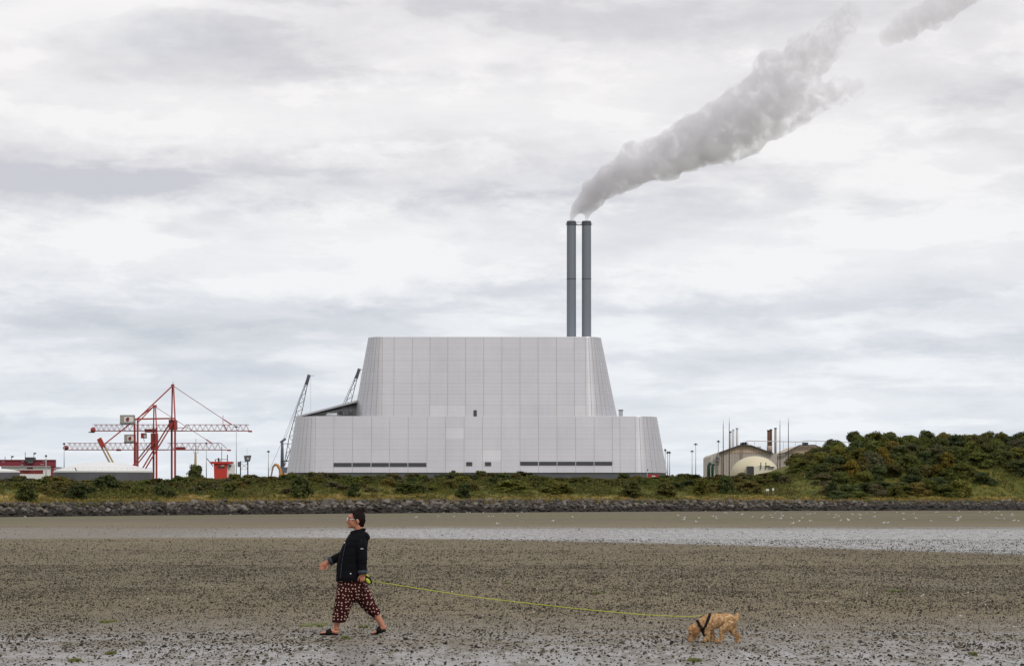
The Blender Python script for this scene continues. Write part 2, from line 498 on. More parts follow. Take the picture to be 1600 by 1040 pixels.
revet = empty('sea_wall', (0, yshore(0), zshore(0)), 'low sloping sea wall of piled grey and dark boulders along the shore', 'sea wall')
todo = []
X = -150.0
while X < 190:
    Y0 = yshore(X)
    if abs(X) < (Y0 * 0.18 + 14):
        right = sstep(70, 110, X)
        for k, s in enumerate((0.1, .9, 1.8, 2.8, 3.8, 4.8, 5.8, 6.8, 7.6)):
            if rng.random() < (0.08 + 0.25 * right): continue
            xx = X + rng.uniform(-.6, .6); ss = s + rng.uniform(-.5, .5)
            size = rng.uniform(0.6, 1.55) * (1.1 if k < 7 else 0.9) * (1 - 0.15 * right)
            if rng.random() < 0.08: size *= 1.45
            dark = (s + rng.uniform(-.9, .9)) < (2.9 + 0.9 * right)
            todo.append((size, xx, yshore(xx) + ss, ss, dark))
    X += 0.86
bedm = MB(); bxs = list(np.arange(-152, 194, 3.0)); ss_ = (-1.2, 0.5, 2.2, 4, 5.8, 7.4, 8.2)
for s in ss_:
    for xx in bxs: yy = yshore(xx) + s; bedm.v.append((xx, yy, ground(xx, yy) + (.16 if 0 < s < 8 else -.25)))
for j in range(len(ss_) - 1):
    for i in range(len(bxs) - 1): k = j * len(bxs) + i; bedm.f.append((k, k + 1, k + 1 + len(bxs), k + len(bxs)))
bedm.build('rubble_bed', m_rockd, revet)
todo.sort(key=lambda t: -t[0] * (0.45 if t[4] else 1.0))
rest = MB(); restd = MB()
for i, (size, xx, yy, ss, dark) in enumerate(todo):
    zz = ground(xx, yy) + size * 0.10
    e = (rng.uniform(-.5, .5), rng.uniform(-.5, .5), rng.uniform(0, 6.28))
    sc = (size * rng.uniform(.85, 1.25), size * rng.uniform(.85, 1.2), size * rng.uniform(.8, 1.15))
    me = (rocksB if dark else rocksA)[i % 9]
    if i < 290:
        o = link('rock', me, None, revet)
        o.location = Vector((xx, yy, zz)) - revet.location; o.rotation_euler = e; o.scale = sc
    else:
        M = Matrix.LocRotScale(Vector((xx, yy, zz)), __import__('mathutils').Euler(e), Vector(sc))
        (restd if dark else rest).add([M @ v.co for v in me.vertices], [tuple(p.vertices) for p in me.polygons])
tag(rest.build('small_rocks', m_rock, revet), None, None, None, 'stuff')
tag(restd.build('weedy_rocks', m_rockd, revet), None, None, None, 'stuff')

# ================================================================== VEGETATION
def leaf_mat(name, c1, c2, c3):
    m, nt, b = new_mat(name)
    tcn = nt.nodes.new('ShaderNodeTexCoord')
    geo = nt.nodes.new('ShaderNodeNewGeometry'); oi = nt.nodes.new('ShaderNodeObjectInfo')
    rr = NX(nt, oi.outputs['Random']); isl = NX(nt, geo.outputs['Random Per Island'])
    n = nse(nt, tcn.outputs['Object'], 0.55, 3, 0.6)
    c = mix(nt, (n - 0.5) * 2.2 + (isl - 0.5) * 0.9 + 0.45, c1, c2)
    c = mix(nt, (isl - 0.80).step(0, 0.2) * 0.55, c, c3)
    c = mix(nt, (rr - .35).step(0, .65) * (.45 if name != 'yellow_leaf' else .0), c, (c2[0] * 1.5, c2[1] * 1.12, c2[2] * .9))
    c = gain(nt, c, rr._m('MULTIPLY', 7.31)._m('FRACT') * 0.6 + 0.72)
    nt.links.new(c, b.inputs['Base Color'])
    b.inputs['Roughness'].default_value = 0.75; b.inputs['Specular IOR Level'].default_value = 0.12
    tl = nt.nodes.new('ShaderNodeBsdfTranslucent'); nt.links.new(gain(nt, c, 1.25), tl.inputs[0])
    ms = nt.nodes.new('ShaderNodeMixShader'); ms.inputs[0].default_value = 0.3
    nt.links.new(b.outputs[0], ms.inputs[1]); nt.links.new(tl.outputs[0], ms.inputs[2]); nt.links.new(ms.outputs[0], nt.nodes['Material Output'].inputs[0])
    return m
LEAF = {
 'dark': leaf_mat('dark_leaf', (0.046, 0.062, 0.024), (0.084, 0.102, 0.032), (0.120, 0.138, 0.042)),
 'green': leaf_mat('green_leaf', (0.066, 0.080, 0.020), (0.118, 0.132, 0.030), (0.165, 0.175, 0.042)),
 'olive': leaf_mat('olive_leaf', (0.070, 0.068, 0.022), (0.130, 0.115, 0.034), (0.18, 0.155, 0.05)),
 'grey': leaf_mat('grey_green_leaf', (0.064, 0.066, 0.034), (0.108, 0.104, 0.052), (0.15, 0.14, 0.07)),
 'yellow': leaf_mat('yellow_leaf', (0.085, 0.066, 0.012), (0.190, 0.140, 0.022), (0.27, 0.20, 0.035)),
}
m_bark = mat('bark', (0.075, 0.06, 0.045), 0.9, 0.15, 3, bump=0.5)

def crown_mesh(seed, nb, nl, ls, rx, rz, z0, spiky=0.0, br0=.26, br1=.42):
    """crown of unit-ish size: sub-clumps, leaf faces spread over and inside each clump"""
    r = np.random.default_rng(seed); Vs, Qs = [], []; off = 0
    blobs = []
    for i in range(nb):
        a = r.uniform(0, 2 * np.pi); q = math.sqrt(r.uniform(0, 1)); hz = r.uniform(0, 1)
        w_ = math.sqrt(max(0.05, 1 - (hz * 0.92) ** 2))
        c = np.array([math.cos(a) * q * rx * 0.72 * w_, math.sin(a) * q * rx * 0.72 * w_, z0 + hz * rz * 0.86])
        blobs.append((c, r.uniform(br0, br1) * rx * (1.1 - 0.35 * hz)))
    for (c, br) in blobs:
        # leafy shell
        d = r.normal(0, 1, (nl, 3)); d /= np.linalg.norm(d, axis=1)[:, None]
        rad = br * (0.62 + 0.5 * r.random(nl) ** 0.6)
        if spiky: rad = rad * (1 + spiky * (r.random(nl) ** 4))
        p = c + d * rad[:, None] * np.array([1, 1, 0.85])
        p[:, 2] = np.maximum(p[:, 2], 0.02)
        nrm = d + r.normal(0, 0.55, (nl, 3)) + np.array([0, 0, 0.25]); nrm /= np.linalg.norm(nrm, axis=1)[:, None]
        t = np.cross(nrm, r.normal(0, 1, (nl, 3))); t /= np.linalg.norm(t, axis=1)[:, None]
        bt = np.cross(nrm, t); s1 = (ls * r.uniform(0.6, 1.3, nl))[:, None]; s2 = s1 * 0.55
        q4 = np.stack([p - t * s1, p + bt * s2, p + t * s1, p - bt * s2], 1).reshape(-1, 3)
        Vs.append(q4); Qs.append(np.arange(nl * 4).reshape(-1, 4) + off); off += nl * 4
    # inner mass of twigs and shaded leaves so the crown is not hollow
    for (c, br) in blobs:
        u = MB().ell(c, (br * 0.66, br * 0.66, br * 0.58), None, 7, 5)
        fs = [f if len(f) == 4 else (f[0], f[1], f[2], f[2]) for f in u.f]
        uv = np.array(u.v); uv = uv + r.normal(0, br * 0.06, uv.shape)
        tri = [f for f in u.f if len(f) == 3]; qd = [f for f in u.f if len(f) == 4]
        Vs.append(uv); Qs.append(np.array([q for q in qd]) + off); off += len(uv)
    me = np_mesh('crown', np.concatenate(Vs), np.concatenate(Qs))
    return me

def trunk_mesh(seed, h, r0, lean):
    r = random.Random(seed); m = MB()
    m.tube([(0, 0, -0.5), (lean * .3, 0, h * .35), (lean, lean * .4, h * .8)], [r0 * 1.2, r0 * .85, r0 * .45], 7)
    for k in range(5):
        a = r.uniform(0, 6.28); b0 = Vector((lean * .6, lean * .2, h * r.uniform(.35, .65)))
        e = b0 + Vector((math.cos(a) * h * .32, math.sin(a) * h * .32, h * r.uniform(.15, .35)))
        m.tube([b0, (b0 + e) / 2 + Vector((0, 0, .15)), e], [r0 * .4, r0 * .28, r0 * .1], 5)
    return m.mesh('trunk', None, True)

SHRUB = [crown_mesh(40 + i, 38 + i % 7, 46, 0.052, 0.5, 0.84, 0.02, 0.7, .17, .30) for i in range(6)]      # unit width 1, height ~1
TREE = [crown_mesh(80 + i, 25 + i % 5, 115, 0.040, 0.5, 0.82, 0.05, 0.18, .27, .43) for i in range(6)]
STEM = trunk_mesh(5, 0.5, 0.035, 0.05); TRUNK = [trunk_mesh(9 + i, 0.75, 0.035, 0.05 * (i - 1)) for i in range(3)]
for m in [STEM] + TRUNK: m.materials.append(m_bark)
VAR = {}
def variant(base, tone):
    k = (base.name, tone)
    if k not in VAR:
        m = base.copy(); m.materials.append(LEAF[tone]); VAR[k] = m
    return VAR[k]

def plant(name, kind, X, Y, w_, h_, tone, label, cat, group, zoff=0.0):
    root = empty(name, (X, Y, ground(X, Y) - 0.15 + zoff), label, cat, group)
    root.rotation_euler = (0, 0, rng.uniform(0, 6.28)); root.scale = (w_, w_, h_)
    me = variant((TREE if kind else SHRUB)[rng.randrange(6)], tone)
    c = link('crown', me, None, root); t = link('trunk', TRUNK[rng.randrange(3)] if kind else STEM, None, root)
    return root

def solve_s(px, py):
    """distance behind the shoreline where the bank surface shows at photo row py"""
    best = None
    for i in range(6, 112):
        s = float(i); Y = 740.0
        for _ in range(4): Y = yshore((px - 800) / F * Y) + s
        X = (px - 800) / F * Y; q = HY - (ground(X, Y) - CZ) / Y * F
        if best is None or abs(q - py) < best[0]: best = (abs(q - py), X, Y)
    return best[1], best[2]

ORD = ['first', 'second', 'third', 'fourth', 'fifth', 'sixth', 'seventh', 'eighth', 'ninth', 'tenth', 'eleventh', 'twelfth',
       'thirteenth', 'fourteenth', 'fifteenth', 'sixteenth', 'seventeenth', 'eighteenth', 'nineteenth', 'twentieth',
       'twenty-first', 'twenty-second', 'twenty-third', 'twenty-fourth', 'twenty-fifth', 'twenty-sixth']
TONE = {'dark': 'dark green', 'green': 'mid green', 'olive': 'olive', 'grey': 'grey-green', 'yellow': 'yellow'}

# single shrubs standing out on the grass slope (px, row of the foot, width px, height px, tone, label)
singles = [
 (42, 783, 46, 34, 'dark', 'tall dark shrub at the far left just above the boulders'),
 (122, 780, 40, 25, 'dark', 'dark rounded shrub on the grass below the yellow boom'),
 (165, 766, 52, 26, 'dark', 'broad dark shrub in front of the white-roofed tank'),
 (92, 772, 40, 22, 'olive', 'olive bush between the two leftmost dark shrubs'),
 (250, 777, 26, 26, 'dark', 'taller of the paired dark shrubs below the red cranes'),
 (268, 778, 20, 14, 'dark', 'smaller of the paired dark shrubs below the red cranes'),
 (358, 775, 36, 24, 'dark', 'dark shrub alone on the grass below the red ship'),
 (470, 778, 44, 36, 'dark', 'large dark shrub below the left corner of the silver building'),
 (553, 776, 22, 24, 'dark', 'small dark shrub above the head of the walking woman'),
 (725, 777, 30, 24, 'dark', 'dark shrub low on the bank below the two small vents'),
 (640, 770, 60, 20, 'green', 'wide green bush below the end of the left louvre strip'),
 (800, 768, 66, 20, 'green', 'wide green bush low on the bank below the silver building centre'),
 (870, 770, 60, 18, 'green', 'low spreading green bush below the right louvre strip'),
 (985, 776, 46, 26, 'dark', 'dark bush on the bank below the red container'),
 (1040, 774, 40, 22, 'olive', 'olive bush on the bank below the right corner of the silver building'),
 (1096, 773, 34, 26, 'green', 'green bush on the bank left of the round dark shrub below the sheds'),
 (1135, 771, 30, 30, 'dark', 'round dark shrub on the bank below the beige sheds'),
 (1172, 769, 46, 20, 'olive', 'low olive bush to the left of the two white notice boards'),
 (1300, 774, 27, 23, 'dark', 'small dark shrub on the straw grass at the foot of the wooded hill'),
 (1450, 770, 36, 24, 'green', 'bright green bush at the foot of the wooded hill'),
]
for (px, py, wp, hp, tone, lab) in singles:
    X, Y = solve_s(px, py)
    plant('shrub', 0, X, Y, wp / F * Y * 1.1, hp / F * Y * 1.22, tone, lab, 'shrub', 'shrubs on the grassy bank')

# the hedge-like row along the top of the bank
spots = []
px = -14.0
while px < 1222:
    s = rng.uniform(78, 108); Y = 740.0
    for _ in range(4): Y = yshore((px - 800) / F * Y) + s
    hp = rng.uniform(12, 19)
    if 540 < px < 845: hp *= 0.8
    if 100 < px < 235: hp = rng.uniform(8, 13)
    if 845 <= px < 1060: hp = rng.uniform(4, 8)
    if 1060 <= px < 1120: hp = rng.uniform(8, 12)
    spots.append((px, Y, hp, rng.choice(['dark', 'olive', 'green', 'grey', 'green', 'olive'])))
    px += rng.uniform(11, 18)
segs = [(-99, 92, 'maroon gantry'), (92, 205, 'white-roofed tank'), (205, 330, 'red gantry cranes'), (330, 445, 'red ship and control cabin'),
        (445, 670, 'left half of the silver building'), (670, 845, 'middle of the silver building'), (845, 1050, 'dark plinth of the silver building'),
        (1050, 1130, 'distant trees'), (1130, 1230, 'cream dome')]
for lo, hi, where in segs:
    for i, (px, Y, hp, tone) in enumerate([q for q in spots if lo <= q[0] < hi]):
        wp = rng.uniform(30, 48)
        plant('shrub', 0, (px - 800) / F * Y, Y, wp / F * Y, hp / F * Y * 1.1, tone,
              f'{TONE[tone]} bush, {ORD[i]} from the left before the {where}', 'shrub', 'bushes along the top of the bank')
# conspicuous ones on the crest
for (px, wp, hp, tone, lab, kind) in [
  (306, 40, 40, 'dark', 'dark bushy tree beside the red crane legs', 1), (279, 24, 20, 'dark', 'low dark tree left of the bushy tree by the cranes', 1),
  (707, 20, 20, 'dark', 'spiky dark sapling in front of the silver building centre', 0),
  (752, 30, 19, 'green', 'light green bush below the small vents of the silver building', 0), (785, 34, 18, 'green', 'light green bush right of the small vents of the silver building', 0),
  (975, 30, 16, 'green', 'rounded green bush in front of the dark plinth', 0), (455, 26, 20, 'olive', 'olive bush at the foot of the harbour crane', 0)]:
    Y = 740.0
    for _ in range(4): Y = yshore((px - 800) / F * Y) + 110
    plant('tree' if kind else 'shrub', kind, (px - 800) / F * Y, Y, wp / F * Y, hp / F * Y, tone, lab, 'tree' if kind else 'shrub', None)
# low scrub on the slope below that row
for k in range(72):
    px = -10 + k * 17.5 + rng.uniform(-8, 8)
    if px > 1250: break
    s = rng.uniform(46, 82); Y = 740.0
    for _ in range(4): Y = yshore((px - 800) / F * Y) + s
    tone = rng.choice(['olive', 'grey', 'green', 'olive', 'green', 'dark'])
    plant('shrub', 0, (px - 800) / F * Y, Y, rng.uniform(24, 42) / F * Y, rng.uniform(10, 19) / F * Y, tone,
          f'low {TONE[tone]} scrub on mid bank, {ORD[k % 24]} {["from the left edge", "right of the harbour crane", "right of the small vents"][k // 24]}', 'shrub', 'low scrub halfway up the bank')

# the wooded hill
rows = [(26, 4.4, 'foot of the wooded hill'), (36, 5.0, 'second row up the wooded hill'), (47, 5.4, 'third row up the wooded hill'), (58, 5.8, 'fourth row up the wooded hill'),
        (70, 6.0, 'fifth row up the wooded hill'), (82, 6.2, 'sixth row up the wooded hill'), (95, 6.4, 'seventh row up the wooded hill'), (108, 6.6, 'skyline of the wooded hill'), (126, 6.8, 'far side of the wooded hill')]
yellows = [(1328, 722), (1346, 712), (1376, 705), (1388, 718), (1462, 724), (1478, 712), (1470, 685), (1595, 678)]
ysites = []
for (px, py) in yellows:
    ysites.append(((px - 800) / F * 858, 858, px, py))
for ri, (s, hh, where) in enumerate(rows):
    X = [91, 90, 89, 88, 88, 87, 87, 88, 89][ri] + rng.uniform(0, 3); i = 0
    while X < 182:
        Y = yshore(X) + s + rng.uniform(-5, 5)
        px = 800 + X / Y * F
        skip = (ri == 0 and (px > 1480 or rng.random() < .3)) or (ri == 1 and px > 1505) or (ri == 2 and px > 1545 and rng.random() < .5)
        if not skip:
            edge_f = 0.70 + 0.30 * sstep(86, 104, X)
            h_ = hh * rng.uniform(.88, 1.16) * edge_f; w_ = rng.uniform(7.4, 11.6) * (0.7 + 0.3 * edge_f)
            tone = rng.choice(['dark', 'dark', 'green', 'dark', 'green', 'olive', 'grey'])
            plant('tree', 1, X, Y, w_, h_, tone, f'{TONE[tone]} tree, {ORD[i]} from the left along the {where}', 'tree', 'trees of the wooded hill', -0.12 * h_ if ri < 7 else 0)
            i += 1
        X += rng.uniform(4.6, 7.2)
ylab = ['small yellow tree low on the left of the wooded hill', 'olive-yellow tree right of the small low yellow tree on the hill',
        'yellow-green tree high on the left slope of the wooded hill', 'bright yellow tree below the yellow-green one on the hill',
        'broad yellow tree in the middle of the wooded hill', 'yellow tree above and right of the broad yellow one',
        'yellowish tree just under the skyline in the middle of the hill', 'yellowish tree at the right edge of the photo']
for (px, py), lab in zip(yellows, ylab):
    best = None
    for s in range(18, 120, 2):
        Y = 840.0
        for _ in range(4): Y = yshore((px - 800) / F * Y) + s
        X = (px - 800) / F * Y; q = HY - (ground(X, Y) + 3.6 - CZ) / Y * F
        if best is None or abs(q - py) < best[0]: best = (abs(q - py), X, Y - 3.5)
    plant('tree', 1, best[1], best[2], rng.uniform(4.6, 6.6), rng.uniform(5.2, 6.4), 'yellow', lab, 'tree', 'yellow trees of the wooded hill', 0.4)

# far trees in the gap right of the silver building
px = 1040.0; i = 0
while px < 1122:
    Y = 1500 + rng.uniform(-40, 60)
    h_ = (CZ + (HY - rng.uniform(733, 741)) / F * Y) - 10.5
    plant('tree', 1, (px - 800) / F * Y, Y, rng.uniform(15, 20) / F * Y, h_, 'dark', f'far dark tree, {ORD[i]} from left in the gap beside the silver building', 'tree', 'far trees in the gap')
    i += 1; px += rng.uniform(9, 13)
# ================================================================== THE SILVER BUILDING
m_core = mat('seam_backing', (0.42, 0.345, 0.30), 0.7, 0.10, 0.4)
def panel_mat(name, col):
    m, nt, b = new_mat(name)
    tcn = nt.nodes.new('ShaderNodeTexCoord'); x, y, z = sep(nt, tcn.outputs['Object'])
    oi = nt.nodes.new('ShaderNodeObjectInfo'); rr = NX(nt, oi.outputs['Random'])
    fz = (z / 1.42)._m('FRACT'); line = (fz.step(0.0, 0.10)) * (1.0 - fz.step(0.92, 1.0))
    n = nse(nt, vec(nt, x * 0.10, y * 0.1, z * 0.03), 1.0, 5, 0.6)
    dirt = nse(nt, vec(nt, x * 0.9, y * 0.9, z * 0.05), 1.0, 5, 0.65)
    g = ((line * 0.12 + 0.89) + (rr - 0.5) * 0.04) + (n - 0.5) * 0.20 + (dirt - 0.5) * 0.13
    c = mix(nt, dirt.step(0.5, 0.75) * 0.25, col, (col[0] * 0.93, col[1] * 0.88, col[2] * 0.84))
    nt.links.new(gain(nt, c, g), b.inputs['Base Color'])
    b.inputs['Metallic'].default_value = 0.62
    nt.links.new((n * 0.16 + 0.36).s, b.inputs['Roughness'])
    return m
m_panel = panel_mat('silver_panel', (0.515, 0.512, 0.540))
m_panel_l = panel_mat('replaced_silver_panel', (0.57, 0.567, 0.59))
m_roof = mat('roof_grey', (0.36, 0.36, 0.37), 0.7)
m_plinth = mat('dark_plinth', (0.075, 0.078, 0.088), 0.7, 0.08, 0.3)
m_louvre = mat('louvre_grey', (0.105, 0.108, 0.118), 0.5, 0.08, 1)
m_trim = mat('pale_trim', (0.62, 0.62, 0.64), 0.5)
m_dk = mat('dark_metal', (0.045, 0.047, 0.052), 0.55)
m_lt = mat('light_metal', (0.46, 0.47, 0.49), 0.5, metal=0.3)
m_white = mat('white_paint', (0.75, 0.75, 0.74), 0.5, 0.06)
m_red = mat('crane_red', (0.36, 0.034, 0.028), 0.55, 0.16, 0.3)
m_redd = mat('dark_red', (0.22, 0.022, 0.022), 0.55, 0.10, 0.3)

YF = 1097.0; SL = 0.172
ZB = P(800, 738, YF).z; ZG = 9.5
def zpx(py, Y): return CZ + (HY - py) / F * Y
class Tier:
    def __init__(s, z0, z1, flat0, flat1, rl, rr_, ex, sl, sr):
        s.z0, s.z1, s.f0, s.f1, s.rl, s.rr, s.ex, s.sl, s.sr = z0, z1, flat0, flat1, rl, rr_, ex, sl, sr
    def at(s, u, z, off=0.0):
        """u<0: left corner angle, 0..1 along the flat front, >1: right corner angle (both in units of 90 degrees)"""
        h = z - s.z0; yf = YF + SL * (z - ZB)
        if u < 0:
            a = -u * math.pi / 2; rx = s.rl - s.sl * h; ry = rx * s.ex
            p = Vector((s.f0 - rx * math.sin(a), yf + ry * (1 - math.cos(a)), z)); n = Vector((-math.sin(a), -math.cos(a), SL))
        elif u > 1:
            a = (u - 1) * math.pi / 2; rx = s.rr - s.sr * h; ry = rx * s.ex
            p = Vector((s.f1 + rx * math.sin(a), yf + ry * (1 - math.cos(a)), z)); n = Vector((math.sin(a), -math.cos(a), SL))
        else:
            p = Vector((lerp(s.f0, s.f1, u), yf, z)); n = Vector((0, -1, SL))
        return p + n.normalized() * off
    def ring(s, z, depth, off=0.0, nseg=14):
        us = [-1 + k / nseg for k in range(nseg)] + [0, 1] + [1 + (k + 1) / nseg for k in range(nseg)]
        r = [s.at(u, z, off) for u in us]
        bl, br = r[0], r[-1]; yb = YF + depth - SL * (z - ZB)
        back = []
        for k in range(9):
            a = k / 8 * math.pi / 2
            back.append(Vector((br.x - 10 + 10 * math.cos(a), yb - 10 + 10 * math.sin(a), z)))
        for k in range(9):
            a = math.pi / 2 + k / 8 * math.pi / 2
            back.append(Vector((bl.x + 10 + 10 * math.cos(a), yb - 10 + 10 * math.sin(a), z)))
        return r + back
K0 = YF / F
def xpx(px): return (px - 800) * K0
zmid = zpx(651, YF + SL * 23.5); ztop = zpx(527, YF + SL * 54)
zt_lo = zmid - 0.02
LO = Tier(ZB, zmid, xpx(492), xpx(993), 43.5 * K0 + 1.6, 49.5 * K0 + 1.0, 1.6, .175, .19)
UP = Tier(zmid, ztop, xpx(596), xpx(916), 44 * K0 + 1.0, 50 * K0 + .5, 1.6, .188, .212)
plantb = empty('power_station', (xpx(745), YF + 40, ZG), 'huge silver panelled industrial building with sloping walls in two tiers', 'building')
def cells(tier, name, seams, rows, lite, ncl, ncr, holes=()):
    core = MB().loft([tier.ring(z, 88, -0.02) for z in np.linspace(tier.z0, tier.z1, 5)]).build(name, m_core, plantb)
    us = [-1 + k / ncl for k in range(ncl)] + [0.0]
    us += [(xpx(p) - tier.f0) / (tier.f1 - tier.f0) for p in seams[1:-1]] + [1.0]
    us += [1 + (k + 1) / ncr for k in range(ncr)]
    zs = np.linspace(tier.z0, tier.z1, rows + 1)
    gx, gz = 0.065, 0.012
    for i in range(len(us) - 1):
        for j in range(rows):
            u0, u1 = us[i], us[i + 1]
            L = (tier.at(u1, zs[j]) - tier.at(u0, zs[j])).length; du = gx / max(L, .5) * (u1 - u0)
            ua, ub, za, zb = u0 + du, u1 - du, zs[j] + gz, zs[j + 1] - gz
            m = MB(); d1, d0 = 0.06 + rng.uniform(-.012, .012), -0.03
            q = [(ua, za), (ub, za), (ub, zb), (ua, zb)]
            um, = ((ua + ub) / 2,)
            if 0 <= ua and ub <= 1:
                vs = [tier.at(u, z, d0) for u, z in q] + [tier.at(u, z, d1) for u, z in q]
                m.add(vs, [(4, 5, 6, 7), (0, 1, 5, 4), (1, 2, 6, 5), (2, 3, 7, 6), (3, 0, 4, 7)])
            else:
                q = [(ua, za), (um, za), (ub, za), (ub, zb), (um, zb), (ua, zb)]
                vs = [tier.at(u, z, d0) for u, z in q] + [tier.at(u, z, d1) for u, z in q]
                m.add(vs, [(6, 7, 10, 11), (7, 8, 9, 10), (0, 1, 7, 6), (1, 2, 8, 7), (2, 3, 9, 8), (3, 4, 10, 9), (4, 5, 11, 10), (5, 0, 6, 11)])
            m.build('panel', m_panel_l if (i, j) in lite else m_panel, core)
    return core
lo_seams = [492, 521, 550.5, 580, 608.5, 637.5, 667, 696, 725, 754, 783, 812.5, 841.5, 870.5, 899.5, 928.5, 957, 969, 993]
up_seams = [596, 614.5, 643, 671, 699, 727, 755.5, 784, 812.5, 841, 870, 898, 916]
core_lo = cells(LO, 'lower_tier', lo_seams, 5, {(18, 1), (16, 3)}, 9, 9)
core_up = cells(UP, 'upper_tier', up_seams, 7, {(11, 0), (12, 0), (19, 0)}, 8, 9)
MB().loft([LO.ring(z, 88, -0.4) for z in (ZG - 3, ZB)]).build('plinth', m_plinth, plantb)
# parapet trims
for tr, nm in ((LO, 'parapet'), (UP, 'parapet')):
    MB().loft([tr.ring(tr.z1 - 0.02, 88, 0.12), tr.ring(tr.z1 + 0.25, 88, 0.08)]).build(nm, m_panel, plantb)
def front(px, py, off=0.0):
    """point on the sloping front face seen at a photo pixel"""
    z = zpx(py, YF + 8)
    y = YF + SL * (z - ZB)
    n = Vector((0, -1, SL)).normalized()
    return Vector(((px - 800) / F * y, y, z)) + n * off
def louvre(x0, x1, y0, y1, nslat):
    a, b_, c, d = front(x0, y1), front(x1, y1), front(x1, y0), front(x0, y0)
    n = Vector((0, -1, SL)).normalized(); f = MB()
    q = [p + n * 0.0 for p in (a, b_, c, d)] + [p + n * 0.2 for p in (a, b_, c, d)]
    f.add(q, [(4, 5, 6, 7), (0, 1, 5, 4), (1, 2, 6, 5), (2, 3, 7, 6), (3, 0, 4, 7)])
    fo = f.build('louvre', m_dk, plantb)
    sl = MB()
    for k in range(nslat):
        t = (k + .5) / nslat
        sl.beam(a.lerp(d, t) + n * 0.3, b_.lerp(c, t) + n * 0.3, 0.16, (d - a).length / nslat * 0.62)
    sl.build('slats', m_louvre, fo)
for i in range(5): louvre([521.6, 551.2, 580.7, 609.2, 638.2][i], [549.6, 579, 607.6, 636.6, 666.2][i], 723.2, 729.2, 5)
for i in range(5): louvre([813, 842.4, 871.3, 900.3, 929.2][i], [840.6, 869.7, 898.7, 927.6, 956.4][i], 721.4, 727.2, 5)
louvre(728.5, 738, 722, 728, 5); louvre(757.8, 767.4, 722, 728, 5)
louvre(740, 745, 641, 650.5, 5)
# left: ramped annex roof with plant below it
Ya = YF + 24
def slab(name, pts, depth, m, parent, smooth=False):
    """extrude a facade outline (px,py at distance Y) backwards"""
    a = [Vector(p) for p in pts]; b2 = [p + Vector((p.x / p.y * depth * 0.0, depth, 0)) for p in a]; n = len(a)
    mb = MB().add(a + b2, [tuple(range(n)), tuple(range(2 * n - 1, n - 1, -1))] + [(k, k + n, (k + 1) % n + n, (k + 1) % n) for k in range(n)])
    o = mb.build(name, m, parent, smooth); fix_normals(o.data); return o
slab('annex_roof', [P(461, 652.5, Ya - 8), P(461, 650.2, Ya - 8), P(560, 624.2, Ya - 8), P(560, 627.4, Ya - 8)], 50, m_lt, plantb)
slab('annex_wall', [P(466, 653, Ya), P(466, 650.5, Ya), P(560, 627.5, Ya), P(560, 653, Ya)], 40, m_white, plantb)
slab('annex_shade_strip', [P(468, 651.6, Ya - 5), P(468, 650.2, Ya - 5), P(560, 628, Ya - 5), P(560, 632.2, Ya - 5)], 3, m_dk, plantb)  # dark wedge standing in for the shade beneath the roof overhang
MB().tube([P(509, 649, Ya - 9), P(512, 648, Ya - 9), P(527, 648, Ya - 9), P(531, 649.2, Ya - 9)], [0.2, .8, .8, .2], 10).build('duct', m_lt, plantb, True)
q = MB()
for (x0, y0, x1, y1) in [(528, 643, 535, 643), (528, 647, 535, 647), (528, 643, 528, 649), (535, 643, 535, 649), (537, 644, 551, 644), (540, 644, 540, 649), (545, 640, 545, 649), (551, 641, 551, 650), (537, 648, 551, 648), (533, 636, 552, 638)]:
    q.beam(P(x0, y0, Ya - 10), P(x1, y1, Ya - 10), 0.22)
q.build('pipework', m_dk, plantb)
MB().box(P(532, 645, Ya - 9), (1.3, 1.2, 1.0)).build('fan_unit', m_dk, plantb)
MB().box(P(548, 646.5, Ya - 9), (1.8, 1.2, 0.9)).build('fan_unit', m_louvre, plantb)
bx = MB().box(P(970, 646, YF + 30), (1.5, 2.5, 2.8)).build('roof_unit', m_lt, plantb)
MB().box(P(970, 640.5, YF + 30), (1.9, 2.9, 0.25)).build('cap', m_dk, bx)

# ---- chimneys
m_stack = mat('stack_grey', (0.185, 0.208, 0.245), 0.5, 0.06, 0.12, stretch=(1, 1, .15))
m_lamp = mat('lamp_red', (0.5, 0.05, 0.03), 0.4)
YC = YF + 26
def chimney(px, label):
    b0 = P(px, 530, YC); b0.z = UP.z1 - 0.5; t0 = P(px, 345.3, YC); r = 7.35 * YC / F
    root = empty('chimney', b0, label, 'chimney', 'twin chimneys of the silver building')
    n = 28; prof = [(b0.z, r), (t0.z - 0.4, r * 0.985), (t0.z - 0.4, r * 0.93), (t0.z, r * 0.93), (t0.z, r * 0.8), (t0.z - 4, r * 0.8)]
    MB().loft([[Vector((b0.x + math.cos(2 * math.pi * k / n) * rr_, b0.y + math.sin(2 * math.pi * k / n) * rr_, zz)) for k in range(n)] for zz, rr_ in prof]).build('shaft', m_stack, root, False)
    for py, w_ in ((347.5, .10), (349.2, .10), (351.4, .16), (436, .05)):
        z = zpx(py, YC)
        MB().loft([[Vector((b0.x + math.cos(2 * math.pi * k / n) * (r + w_), b0.y + math.sin(2 * math.pi * k / n) * (r + w_), z + dz_)) for k in range(n)] for dz_ in (-.12, .12)]).build('collar', m_dk, root)
    for s_ in (-1, 1):
        MB().box((b0.x + s_ * (r - .3), b0.y - r * 0.55, b0.z + 1.1), (.5, .5, .5)).build('warning_lamp', m_lamp, root)
        MB().box((b0.x + s_ * (r + .3), b0.y, zpx(350.2, YC)), (.25, .25, .35)).build('warning_lamp', m_lamp, root)
    return root
c1 = chimney(892.8, 'left of the two tall grey chimneys on the silver building')
c2 = chimney(916.4, 'right of the two tall grey chimneys on the silver building')
